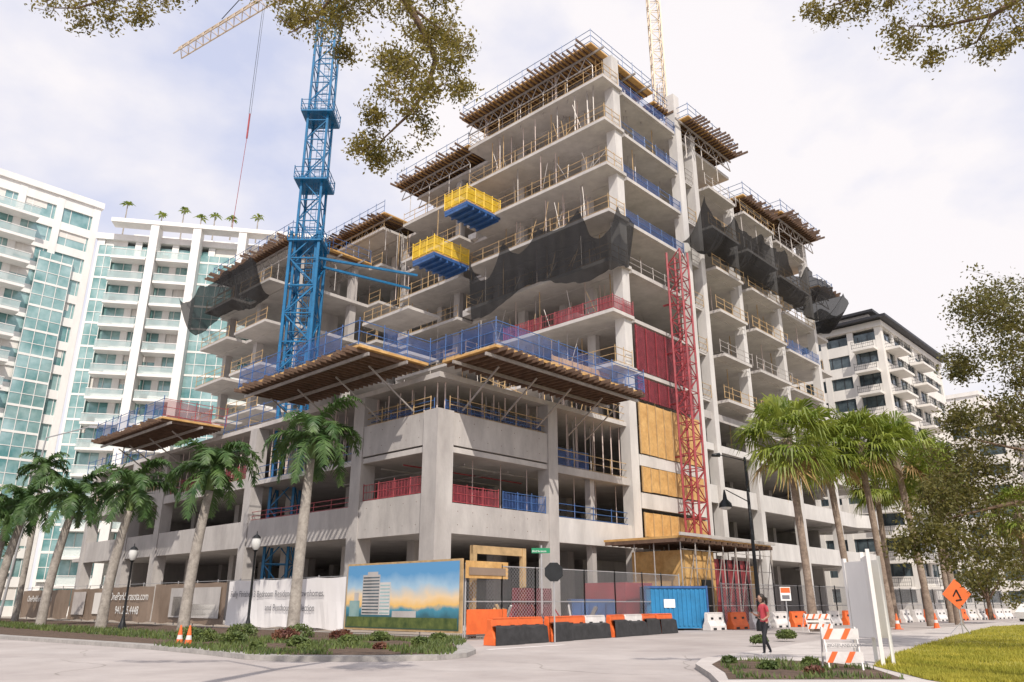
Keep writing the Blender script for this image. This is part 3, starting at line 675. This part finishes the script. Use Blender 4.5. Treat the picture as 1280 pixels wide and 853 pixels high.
b.tube([(11.4,10.5,13.8),(9.0,11.6,13.9),(7.6,12.3,13.3),(6.4,12.5,13.0)],[.08,.06,.03,.01],'bark',6)
b.tube([(9.6,12.4,12.7),(9.2,12.5,12.1),(8.6,12.5,11.9)],[.04,.02,.008],'bark',6)
b.make('trunk_and_limbs',T,True)
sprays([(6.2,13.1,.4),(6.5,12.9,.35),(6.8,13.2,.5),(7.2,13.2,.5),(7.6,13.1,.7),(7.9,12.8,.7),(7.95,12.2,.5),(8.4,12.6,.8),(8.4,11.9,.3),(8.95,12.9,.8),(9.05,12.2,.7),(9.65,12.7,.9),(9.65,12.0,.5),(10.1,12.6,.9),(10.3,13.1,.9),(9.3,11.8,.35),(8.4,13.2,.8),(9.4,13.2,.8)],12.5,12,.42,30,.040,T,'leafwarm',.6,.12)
T=empty('oak_tree'); b=MB()
b.tube([(25,28,0),(24.5,28,2.5),(22.5,28,5),(20,28,7),(17.5,28,8.6)],[.5,.35,.2,.12,.04],'bark'); b.tube([(24,28,3.2),(21,27,4.2),(17.5,27,4.9),(14.8,27,4.3)],[.18,.12,.07,.02],'bark',8); b.tube([(24.5,28,2.5),(25,29,6),(22,28,10),(18.5,28,12.4)],[.3,.22,.12,.03],'bark',8)
b.tube([(22.5,28,5),(19,27,6.5),(16,27,7.2)],[.12,.07,.02],'bark',6)
b.make('trunk_and_limbs',T,True)
RT=[(19.2,13.1,1),(18.4,12.6,1),(19.4,11.8,1.2),(18.4,11.5,1),(17.6,12,.8),(17.4,10.5,.6),(18.2,10.2,.9),(19.2,10.5,1),(16.9,9.9,.4),(18.8,9.3,.7),(17.9,8.1,1),(18.5,6.9,1.3),(17.4,6.9,1.2),(16.5,6.5,1),(16.8,5.5,1.2),(17.8,5.5,1.3),(15.6,4.6,1.1),(16.5,4.35,1.2),(14.7,4.2,.9),(14,3.7,.7),(15,3.4,1),(16,3.3,1.1),(17.1,3.5,1.3),(17.4,2.5,1.2),(16.3,7.5,.6),(15.4,5.8,.8),(14.8,5.2,.6),(16.2,8.1,.5),(17.8,4.6,1.3),(18.8,8.5,.9),(20,12.4,1.3),(20.2,9.8,1.3),(19.8,6,1.4),(19,3.6,1.4),(13.4,3.5,.4),(18.6,7.6,1),(17.2,6,1.1),(16.2,5.2,1),(18.8,12,1),(18.2,3,1)]
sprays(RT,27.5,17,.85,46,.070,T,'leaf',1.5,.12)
random.seed(5)
def shrub(x,y,r,n,name='shrub',k='bush',sz=.075):
    return scatter(name,[tuple(p) for p in blob((x,y,.12+r*.3),r,n,.55) if p[2]>.12],sz,k,False)
for i,(x,y,r) in enumerate(((-8.4,27.2,.3),(-7.6,29.4,.45),(-10.5,31,.55),(-9.2,33.5,.6),(-6.2,31.2,.4),(-5.4,33.5,.45),(-3.4,30.5,.35),(-12.4,33,.6),(-4.4,27.6,.25),(-6.8,27.0,.25),(-3,33.5,.4),(-14,35.5,.6),(-9.5,36.5,.7),(-7.3,35,.5),(-12.5,38,.7),(6,19.5,.22),(7.4,20.6,.22),(5.6,21.4,.2),(6.6,18.2,.2),(9.6,32,.35),(12,36,.45))):
    shrub(x,y,r,int(1200*r+150),k='bushred' if i%5==3 else 'bush')
pts=[]
for i in range(9000):
    x=random.uniform(-13,-1.8); y=random.uniform(24.6,37)
    if inpoly(x,y,isl) and math.sin(x*1.7)+math.sin(y*1.1+x)>-.3: pts.append((x,y,.13))
scatter('groundcover_plants',pts,.16,'bush')
pts=[]
for i in range(2500):
    x=random.uniform(4.6,8.4); y=random.uniform(17,22.4)
    if inpoly(x,y,[(4.6,17),(4.9,18.6),(5.2,21),(5.7,22.2),(6.6,22.4),(8.1,21.8),(8.5,20),(8,17)]) and math.sin(x*3)+math.sin(y*2.3)>0: pts.append((x,y,.13))
scatter('groundcover_plants',pts,.12,'bush')
pts=[]
for i in range(6000):
    t=random.random(); x=-12-36*t; y=33+35*t+random.uniform(-1.2,3.5); pts.append((x,y,.1))
scatter('groundcover_plants',[p for p in pts if inpoly(p[0],p[1],isl)],.22,'bush')
for (x,y,r,n) in((-62,86,4,2500),(58,88,5,3000),(75,100,6,3000),(47,80,3,1800),(95,120,7,3000)):
    C=empty('street_tree'); b=MB(); b.beam((x,y,0),(x,y,r*1.0),.25,'bark',.12,8)
    for a in range(5): b.beam((x,y,r*.6),(x+math.cos(a*1.26)*r*.6,y+math.sin(a*1.26)*r*.6,r*1.3),.1,'bark',.03,5)
    b.make('trunk',C)
    P=[]
    for j in range(12):
        c=(x+random.gauss(0,r*.45),y+random.gauss(0,r*.45),r*1.25+random.gauss(0,r*.28)); P+= [tuple(q) for q in blob(c,r*.42,n//12)]
    o=scatter('leaves',P,.2,'leaf',False); o.parent=C
# ------------------------------------------------------------------ hoarding
TF=frame(-2.4,38,math.radians(90-43.4)+math.pi/2)
C=empty('site_hoarding'); b=MB(TF)
segs=[(9.3,22.5,'bannerw',3.0),(22.8,34,'bannerb',2.95),(34.2,43,'bannerb',2.85),(43.2,52,'bannerb',2.8),(52.2,66,'bannerb',2.8)]
for a,c,k,h in segs:
    n=max(1,int((c-a)/.4))
    f=lambda q:.03*math.sin(q*2.07)+.015*math.sin(q*5.3+1)
    g=lambda q:h-.05*abs(math.sin(q*1.03))-.03
    for i in range(n):
        x0=a+(c-a)*i/n;x1=a+(c-a)*(i+1)/n
        b.poly([(x0,f(x0),.2+.05*math.sin(x0*1.7)),(x1,f(x1),.2+.05*math.sin(x1*1.7)),(x1,-f(x1)*.6,h*.55),(x0,-f(x0)*.6,h*.55)],k)
        b.poly([(x0,-f(x0)*.6,h*.55),(x1,-f(x1)*.6,h*.55),(x1,0,g(x1)),(x0,0,g(x0))],k)
b.make('banners',C)
b=MB(TF)
for x in np.arange(0,66,3.05): b.beam((x,-.14,0),(x,-.14,3.1),.04,'skinprint')
b.beam((9,-.14,3.0),(66,-.14,3.0),.025,'skinprint')
b.box(-.05,9.2,-.1,.0,.25,3.6,'wood'); b.make('posts',C)
b=MB(TF); b.poly([(9.1,.02,.35),(0.1,.02,.35),(0.1,.02,3.5),(9.1,.02,3.5)],'poster'); b.make('poster_print',C)
b=MB(TF)
def pr(x0,x1,z0,z1,k,y=.03): b.poly([(x1,y,z0),(x0,y,z0),(x0,y,z1),(x1,y,z1)],k)
pr(6.2,7.7,1.0,3.0,'conc',.027); pr(5.3,6.2,1.0,2.6,'concwhite',.027); pr(6.4,7.3,3.0,3.15,'conc',.027)
for i in range(12):
    pr(6.25,7.65,1.06+i*.16,1.13+i*.16,'glassd',.033)
    if i<9: pr(5.35,6.15,1.06+i*.17,1.12+i*.17,'glassg',.033)
pr(.2,9,.4,.9,'bush',.026); pr(7.9,8.8,.9,1.7,'glassg',.027); pr(3.2,5.1,.9,1.2,'conc',.027); pr(8.0,8.4,1.7,2.1,'conc',.029)
b.make('poster_print_building',C)
b=MB(TF)
for (x0,x1,z0,z1,k) in((23.4,31,.6,2.6,'conc'),(24,27.5,.7,1.5,'cream'),(28,30.5,.7,2.0,'trunkg'),(48,51,.6,2.5,'walk'),(44,46,.7,2.4,'cream')): b.poly([(x1,.10,z0),(x0,.10,z0),(x0,.10,z1),(x1,.10,z1)],k)
b.make('banner_prints',C)
def text(s,x,z,size,k,T=TF,y=.1,par=C,ang=None):
    cu=bpy.data.curves.new('lettering','FONT'); cu.body=s; cu.size=size; cu.extrude=.002
    o=bpy.data.objects.new('lettering',cu); S.collection.objects.link(o); p=T((x,y,z)); o.location=p
    a=AZ+math.pi/2+math.pi if ang is None else ang
    o.rotation_euler=(math.pi/2,0,a); cu.materials.append(M[k]); o.parent=par
text('Fully Finished 3 Bedroom Residences, Townhomes,',22.0,1.95,.52,'textg'); text('and Penthouse Collection',17.5,1.15,.52,'textg')
text('OneParkSarasota.com',42.5,1.8,.85,'textw'); text('941.225.4448',41,.75,.85,'textw'); text('OneParkSarasota.com',64,1.7,.8,'textw')
def clfence(name,pts,h):
    C=empty(name); b=MB()
    for i in range(len(pts)-1):
        p,q=Vector(pts[i]),Vector(pts[i+1]); L=(q-p).length; n=max(1,round(L/3.0))
        for j in range(n):
            a=p+(q-p)*j/n; c=p+(q-p)*(j+1)/n
            for z_ in(.15,h/2,h): b.beam((*a,z_),(*c,z_),.035,'skinprint')
            b.beam((*a,0),(*a,h+.1),.05,'skinprint'); b.beam((*c,0),(*c,h+.1),.05,'skinprint')
            Lp=(c-a).length; d=(c-a)/Lp
            for t in np.arange(-h,Lp,.2):
                s0=max(0,t); s1=min(Lp,t+h)
                if s1>s0:
                    for fl in(0,1):
                        z0=s0-t; z1=s1-t
                        if fl: z0,z1=h-z0,h-z1
                        b.beam((*(a+d*s0),z0),(*(a+d*s1),z1),.009,'skinprint',n=3)
    b.make('posts_and_mesh',C); return C
GF=clfence('chain_link_fence',[(-2.2,38.1),(1.2,41.3),(4,44.6),(8,49.5),(11,53)],3.3)
clfence('chain_link_fence',[(14,54),(24,63),(40,79),(60,98)],2.8)
b=MB(frame(-2.2,37.9,AZ))
b.box(0,2.9,-.02,.0,2.7,3.5,'ply'); b.box(.2,2.7,-.05,-.03,2.85,3.2,'bannerb')
b.box(3.2,6.2,-.03,.0,.3,2.3,'redmesh'); b.box(.1,2.8,-.04,-.01,.2,1.3,'orange')
b.make('gate_banner',GF)
b=MB(frame(-1.9,39.2,AZ))
for x in(0,3.6): b.box(x,x+.25,0,.25,0,4.3,'wood')
b.box(0,3.85,.05,.2,3.9,4.3,'wood'); b.make('timber_gate_frame')
def waterbar(x,y,a,L=1.9,k='orange'):
    b=MB(frame(x,y,a)); prof=[(-.3,0),(-.3,.25),(-.14,.55),(-.11,.98),(.11,.98),(.14,.55),(.3,.25),(.3,0)]
    n0=len(b.v); i=b.mi(k)
    for X in(-L/2,-L/2+.06,L/2-.06,L/2):
        f=.9 if abs(X)>L/2-.01 else 1
        for (w,z_) in prof: b.v.append(b.T((X,w*f,z_*(.98 if f<1 else 1))))
    m=len(prof)
    for r in range(3):
        for j in range(m): b.f.append([n0+r*m+j,n0+r*m+(j+1)%m,n0+(r+1)*m+(j+1)%m,n0+(r+1)*m+j]); b.m.append(i)
    b.f.append([n0+j for j in range(m)]);b.f.append([n0+3*m+j for j in reversed(range(m))]);b.m+=[i,i]
    for X in(-L*.25,L*.25): b.box(X-.18,X+.18,-.315,.315,.02,.14,'dark'); b.box(X-.12,X+.12,-.16,.16,.62,.74,'dark')
    b.box(-L/2+.1,L/2-.1,-.13,.13,.983,1.03,k)
    return b
x0,y0=-.3,33.2
random.seed(4)
for i in range(9):
    t=i/8; x=x0+(8.6)*t+random.uniform(-.12,.12); y=y0+12.2*t; a=math.atan2(12.2,8.6)+random.uniform(-.09,.09)
    b=waterbar(x,y,a,1.75,'orange' if i not in(4,6) else 'jwhite')
    zt=random.uniform(.62,.8); b.poly([(-.9,-.4,.0),(.9,-.42,.0),(.88,-.35,zt-.05),(.4,-.36,zt),(-.1,-.36,zt-.1),(-.86,-.35,zt)],'blackfab'); b.poly([(-.86,-.35,zt),(-.1,-.36,zt-.1),(.4,-.36,zt),(.88,-.35,zt-.05),(.85,-.15,zt+.03),(-.85,-.15,zt+.03)],'blackfab')
    b.make('water_filled_barrier')
for i in range(22):
    t=i/21; x=12.5+40*t; y=50.5+36*t; b=waterbar(x,y,math.atan2(36,40)+random.uniform(-.1,.1),1.8,'orange' if i%3==1 else 'jwhite'); b.make('water_filled_barrier')
C=empty('storage_container'); b=MB(frame(8.2,50.2,AZ-.75)); b.box(0,4.0,0,2.4,.1,2.55,'contblue')
for i in range(14): b.box(.12+i*.28,.24+i*.28,-.05,-.003,.25,2.4,'contblue')
for x_ in (0,3.9): b.box(x_,x_+.1,-.08,-.055,.1,2.6,'blue')
b.box(1.2,1.9,-.065,-.052,1.3,1.8,'textw'); b.box(0.11,3.89,-.08,-.055,2.45,2.58,'blue'); b.make('corrugated_box',C)
C=empty('site_dumpster'); b=MB(frame(3.6,48.8,AZ-.75)); b.box(0,2.6,0,1.6,.3,1.7,'blue')
for i in range(6): b.box(.1+i*.48,.2+i*.48,-.08,-.003,.3,1.69,'blue')
b.box(-.05,2.65,-.1,1.7,1.7,1.8,'blue'); b.box(.3,.5,.2,.4,0,.3,'dark');b.box(2.1,2.3,.2,.4,0,.3,'dark'); b.make('body',C)
random.seed(9)
b=MB()
for i in range(110):
    x=random.uniform(-1,14); y=x*1.05+43+random.uniform(0,5); s=random.uniform(.15,.7)
    b.beam((x,y,0),(x+random.uniform(-1,1),y+random.uniform(-1,1),random.uniform(.2,1.5)),s*.22,random.choice(['wood','alu','concwhite','red','ply','orange','blue','jwhite']),n=4)
b.make('stacked_site_materials')
# ------------------------------------------------------------------ street furniture
def acorn(x,y,h):
    b=MB(); b.lathe((x,y,.1),[(.22,0),(.22,.25),(.13,.5),(.07,.8),(.055,h-.9),(.1,h-.85),(.14,h-.8)],'dark',12)
    b.lathe((x,y,h-.7),[(.1,0),(.2,.15),(.24,.4),(.2,.6)],'lampglass',12); b.lathe((x,y,h-.1),[(.24,0),(.15,.12),(.04,.2),(.02,.35),(0,.36)],'dark',12)
    b.make('street_lamp',None,True)
acorn(-13.4,41.5,4.9); acorn(-21.9,46,4.6)
b=MB(); b.lathe((14.9,49,0),[(.28,0),(.28,.4),(.15,.7),(.11,4),(.08,10.4),(0,10.45)],'dark',12)
b.beam((14.9,49,10.2),(13.2,48.6,10.5),.04,'dark'); b.beam((13.2,48.6,10.5),(12.7,48.5,10.45),.14,'dark',.1,8)
b.beam((14.9,49,7.6),(13.4,48.6,8.3),.035,'dark'); b.lathe((13.3,48.6,7.2),[(.42,0),(.38,.25),(.15,.5),(.08,.9),(.04,1.1)],'dark',14); b.lathe((13.3,48.6,7.05),[(0,0),(.25,.05),(.38,.16)],'lampglass',14)
b.make('street_lamp',None,True)
b=MB(); b.beam((1.35,36.6,0),(1.35,36.6,4.1),.04,'skinprint',n=8); o=b.make('street_name_sign')
b=MB(); b.box(.9,1.75,36.55,36.58,3.75,3.98,'green'); b.make('green_blade',o)
text('Blvd Sarasota',.93,3.80,.12,'textw',lambda p:(p[0],36.54,p[2]),0,o,0)
b=MB(); b.beam((1.8,34.6,0),(1.8,34.6,3.3),.035,'skinprint',n=8); b.beam((1.8,34.56,2.85),(1.8,34.52,2.85),.42,'dark',n=8); b.make('stop_sign')
def diamond(x,y,z,s):
    b=MB(); b.poly([(x-s,y,z),(x,y,z-s),(x+s,y,z),(x,y,z+s)],'orange'); b.poly([(x-s,y+.02,z),(x,y+.02,z+s),(x+s,y+.02,z),(x,y+.02,z-s)],'skinprint')
    b.beam((x,y+.04,0),(x,y+.04,z),.03,'skinprint'); b.beam((x-.5,y+.3,.13),(x,y+.04,.7),.025,'skinprint');b.beam((x+.5,y+.3,.13),(x,y+.04,.7),.025,'skinprint')
    for (p,q) in(((-.2,-.1),(0,.2)),((0,.2),(.15,-.2)),((-.1,-.3),(.2,-.25))): b.beam((x+p[0],y-.01,z+p[1]),(x+q[0],y-.01,z+q[1]),.04,'dark')
    b.make('road_work_sign')
diamond(22.0,40,2.0,.72)
for (x,y) in((14.7,43.5),):
    b=MB(); b.beam((x,y,0),(x,y,2.4),.035,'skinprint'); b.box(x-.28,x+.28,y-.05,y-.03,1.7,2.4,'textw'); b.box(x-.25,x+.25,y-.06,y-.052,2.1,2.36,'orange'); b.box(x-.2,x+.2,y-.06,y-.052,1.78,1.98,'textg'); b.make('sidewalk_closed_sign')
def cone(x,y,s=1):
    b=MB(); b.box(x-.2*s,x+.2*s,y-.2*s,y+.2*s,0,.04,'orange'); b.lathe((x,y,.04),[(.15*s,0),(.11*s,.25*s)],'orange'); b.lathe((x,y,.04),[(.11*s,.25*s),(.085*s,.4*s)],'jwhite'); b.lathe((x,y,.04),[(.085*s,.4*s),(.03*s,.75*s),(0,.75*s)],'orange'); b.make('traffic_cone')
cone(-12.6,31.2,1.0); cone(-12.1,30.8,1.0); cone(24.5,52,1.2); cone(28,54,1.2)
def barricade(x,y,a,w=.85):
    b=MB(frame(x,y,a))
    for s in(-1,1):
        for X in(-w/2+.05,w/2-.05): b.beam((X,s*.28,.12),(X,s*.02,1.05),.025,'jwhite')
    for (z0,z1,yy) in((.78,1.02,-.09),(.28,.52,-.23)):
        b.box(-w/2,w/2,yy-.02,yy,z0,z1,'jwhite'); st=.2; n=int(w/st)
        for i in range(n):
            X=-w/2+i*st*1.0+.02
            if i%2==0: b.poly([(X,yy-.024,z0),(X+.13,yy-.024,z0),(min(X+.27,w/2),yy-.024,z1),(min(X+.14,w/2),yy-.024,z1)],'orange')
    b.box(-w/2+.05,w/2-.05,-.12,-.1,.6,.7,'jwhite')
    o=b.make('striped_barricade'); text('MOTPLANS.COM',x-w/2+.08,.62,.1,'textg',lambda p:(p[0],y-.13,p[2]),0,o,a)
barricade(7.75,19.5,-.1)
barricade(16.4,44.0,.3,1.6)
C=empty('white_panel_sign'); b=MB(frame(9.3,21.0,math.radians(72)))
b.box(-.7,.7,-.03,.03,.75,2.75,'white')
for x_ in(-.75,.66): b.box(x_,x_+.09,-.045,.045,.1,2.9,'white')
b.make('panel',C); b=MB(frame(9.35,21.3,math.radians(103))); b.box(-.62,.72,-.03,.03,.75,2.65,'white'); b.box(.73,.82,-.045,.045,.1,2.75,'white');b.box(-.66,-.63,-.045,.045,.1,2.75,'white'); b.make('panel_back',C)
b=MB(); b.beam((-37.5,57,0),(-37.5,57,4.6),.06,'skinprint',n=8); b.box(-38.2,-37,56.9,56.94,4.1,4.4,'green'); b.make('street_name_sign')
b=MB(); b.beam((-44,70,0),(-43,70,16),.12,'skinprint',.07,8); b.beam((-43,70,16),(-38,68,16.6),.06,'skinprint'); b.beam((-38,68,16.6),(-37.2,67.8,16.5),.15,'skinprint'); b.make('street_lamp')
def car(x,y,a,k='white'):
    C=empty('parked_car'); b=MB(frame(x,y,a)); prof=[(-2.2,.35),(-2.25,.85),(-1.9,1.0),(-1.3,1.5),(.5,1.52),(1.2,1.02),(2.1,.85),(2.25,.4)]
    for w in(-.88,.88):
        for X,z_ in prof: b.v.append(b.T((X,w*(.82 if z_>1.2 else 1),z_)))
    m=len(prof); i=b.mi(k)
    for j in range(m): b.f.append([j,(j+1)%m,m+(j+1)%m,m+j]); b.m.append(i)
    b.f.append(list(range(m)));b.f.append([m+j for j in reversed(range(m))]); b.m+=[i,i]
    for w in(-.86,.86): b.poly([(-1.6,w*1.035,1.05),(.95,w*1.035,1.05),(.4,w*.9,1.44),(-1.2,w*.9,1.44)],'glassd')
    b.make('body',C,False)
    b=MB(frame(x,y,a))
    for X in(-1.35,1.4):
        for w in(-.8,.8): b.beam((X,w-.1,.33),(X,w+.1,.33),.33,'dark',n=16); b.beam((X,w-.115,.33),(X,w+.115,.33),.18,'skinprint',n=12)
    b.make('wheels',C)
car(44,68,.6,'white'); car(49,71,.6,'dark'); car(-52,66,2.4,'dark')
# ------------------------------------------------------------------ woman walking
def skinmesh(name,verts,edges,rad,root=0,sub=2):
    me=bpy.data.meshes.new(name); me.from_pydata(verts,edges,[]); o=bpy.data.objects.new(name,me); S.collection.objects.link(o)
    o.modifiers.new('s','SKIN'); sv=me.skin_vertices[0].data
    for i,r in enumerate(rad): sv[i].radius=r if isinstance(r,tuple) else (r,r); sv[i].use_root=(i==root)
    m=o.modifiers.new('u','SUBSURF'); m.levels=sub; m.render_levels=sub
    dg=bpy.context.evaluated_depsgraph_get(); dg.update(); me2=bpy.data.meshes.new_from_object(o.evaluated_get(dg)); bpy.data.objects.remove(o)
    return me2
def woman(x,y,a,z0):
    C=empty('walking_woman'); C.location=(x,y,z0); C.rotation_euler=(0,0,a)
    V=[(0,0,.93),(0.0,0,1.08),(.0,0,1.24),(0,0,1.38),(.02,0,1.47),(.03,0,1.52),
       (.02,.085,.87),(.14,.09,.49),(.17,.09,.09),(.30,.095,.04),
       (0,-.085,.87),(-.03,-.09,.48),(-.20,-.09,.12),(-.09,-.095,.035),
       (0,.165,1.36),(-.02,.20,1.10),(.17,.17,.99),(.23,.15,1.02),
       (0,-.165,1.36),(.03,-.20,1.10),(.24,-.12,1.14),(.29,-.10,1.17)]
    E=[(0,1),(1,2),(2,3),(3,4),(4,5),(0,6),(6,7),(7,8),(8,9),(0,10),(10,11),(11,12),(12,13),(3,14),(14,15),(15,16),(16,17),(3,18),(18,19),(19,20),(20,21)]
    Rr=[(.13,.10),(.11,.085),(.12,.09),(.11,.08),.05,.045,.088,.058,.038,.03,.088,.058,.038,.03,.05,.038,.028,.026,.05,.038,.028,.026]
    me=skinmesh('body',V,E,Rr,0,2)
    for k in('legging','toppink','skin','white'): me.materials.append(M[k])
    for p in me.polygons:
        c=p.center; p.use_smooth=True
        if c.z<.085: p.material_index=3
        elif abs(c.y)>.135 and c.z<1.22 and c.z>.9: p.material_index=2
        elif c.z>1.44 or (c.x>.15 and c.z>.9): p.material_index=2
        elif c.z<.95: p.material_index=0
        else: p.material_index=1
    o=bpy.data.objects.new('body',me); S.collection.objects.link(o); o.parent=C
    mb=MB()
    for hx,hy,hz,s in((.25,.145,1.03,1),(.31,-.09,1.18,-1)):
        for i in range(4):
            q=(hx+.01,hy+(i-1.5)*.018,hz); mid=(hx+.045-.004*abs(i-1.3),q[1],hz+.012); t=(hx+.062,q[1],hz+.035)
            mb.beam(q,mid,.009,'skin',.008,6); mb.beam(mid,t,.008,'skin',.006,6)
        mb.beam((hx-.01,hy-s*.03,hz),(hx+.03,hy-s*.035,hz+.035),.010,'skin',.008,6)
    mb.box(.335,.345,-.135,-.065,1.18,1.31,'dark'); mb.make('fingers_and_phone',C,False)
    h=MB()
    prof=[(0,-.115),(.035,-.11),(.06,-.085),(.074,-.04),(.08,0),(.08,.04),(.068,.085),(.04,.112),(0,.12)]
    h.T=lambda p:(p[0]*1.12+.05,p[1]*.95,p[2]); h.lathe((0,0,1.59),prof,'skin',16)
    h.beam((.135,0,1.60),(.16,0,1.575),.010,'skin',.014,6)
    for s in(-1,1): h.beam((.125,s*.03,1.605),(.132,s*.03,1.605),.010,'dark',.007,6); h.beam((.04,s*.07,1.59),(.04,s*.088,1.59),.02,'skin',.022,8)
    h.beam((.13,-.02,1.54),(.13,.02,1.54),.006,'red',n=6); h.make('head',C,True)
    h=MB(); h.T=lambda p:(p[0]*1.15+.025,p[1]*1.02,p[2]); h.lathe((0,0,1.61),[(.03,-.16),(.07,-.1),(.085,-.02),(.088,.04),(.078,.088),(.045,.12),(0,.13)],'hair',16)
    h.T=lambda p:p; h.tube([(-.06,0,1.64),(-.13,0,1.6),(-.14,0,1.5),(-.12,0,1.38)],[.03,.045,.035,.01],'hair',8); h.make('hair',C,True)
woman(7.5,24.3,math.radians(200),.12)
# ------------------------------------------------------------------ camera, light, sky
cd=bpy.data.cameras.new('camera'); cam=bpy.data.objects.new('camera',cd); S.collection.objects.link(cam)
cam.location=(0,0,1.6); cam.rotation_euler=(math.radians(90+18.81),0,0); cd.lens=27; cd.sensor_width=36; cd.clip_end=6000; cd.clip_start=.1; S.camera=cam
sun_dir=Vector((.18,-.98,0)).normalized(); el=math.radians(46)
ld=bpy.data.lights.new('sun','SUN'); ld.energy=4.3; ld.angle=math.radians(.5); ld.color=(1,.92,.82); so=bpy.data.objects.new('sun',ld); S.collection.objects.link(so)
D=Vector((sun_dir.x*math.cos(el),sun_dir.y*math.cos(el),math.sin(el))); so.rotation_euler=D.to_track_quat('Z','Y').to_euler()
w=bpy.data.worlds.new('World'); S.world=w; w.use_nodes=True; N=w.node_tree.nodes; L=w.node_tree.links; bg=N['Background']; bg.inputs[1].default_value=.1
sk=N.new('ShaderNodeTexSky'); sk.sky_type='NISHITA'; sk.sun_disc=False; sk.sun_elevation=el; sk.sun_rotation=math.atan2(sun_dir.x,sun_dir.y)
tc=N.new('ShaderNodeTexCoord'); mp=N.new('ShaderNodeMapping'); mp.inputs['Scale'].default_value=(1,1,1.7); mp.inputs['Location'].default_value=(.35,.1,.2); L.new(tc.outputs['Generated'],mp.inputs[0])
n=N.new('ShaderNodeTexNoise'); n.inputs['Scale'].default_value=2.6; n.inputs['Detail'].default_value=9; n.inputs['Roughness'].default_value=.5; L.new(mp.outputs[0],n.inputs[0])
r=N.new('ShaderNodeValToRGB'); r.color_ramp.elements[0].position=.38; r.color_ramp.elements[0].color=(0,0,0,1); r.color_ramp.elements[1].position=.56; r.color_ramp.elements[1].color=(1,1,1,1); L.new(n.outputs[0],r.inputs[0])
hz=N.new('ShaderNodeMixRGB'); hz.inputs[0].default_value=.8; hz.inputs[2].default_value=(7.6,8.0,10.2,1); L.new(sk.outputs[0],hz.inputs[1])
mxn=N.new('ShaderNodeMixRGB'); mxn.inputs[2].default_value=(9.9,9.5,9.7,1); L.new(r.outputs[0],mxn.inputs[0]); L.new(hz.outputs[0],mxn.inputs[1]); L.new(mxn.outputs[0],bg.inputs[0])
S.view_settings.view_transform='Standard'; S.view_settings.look='None'; S.view_settings.exposure=0
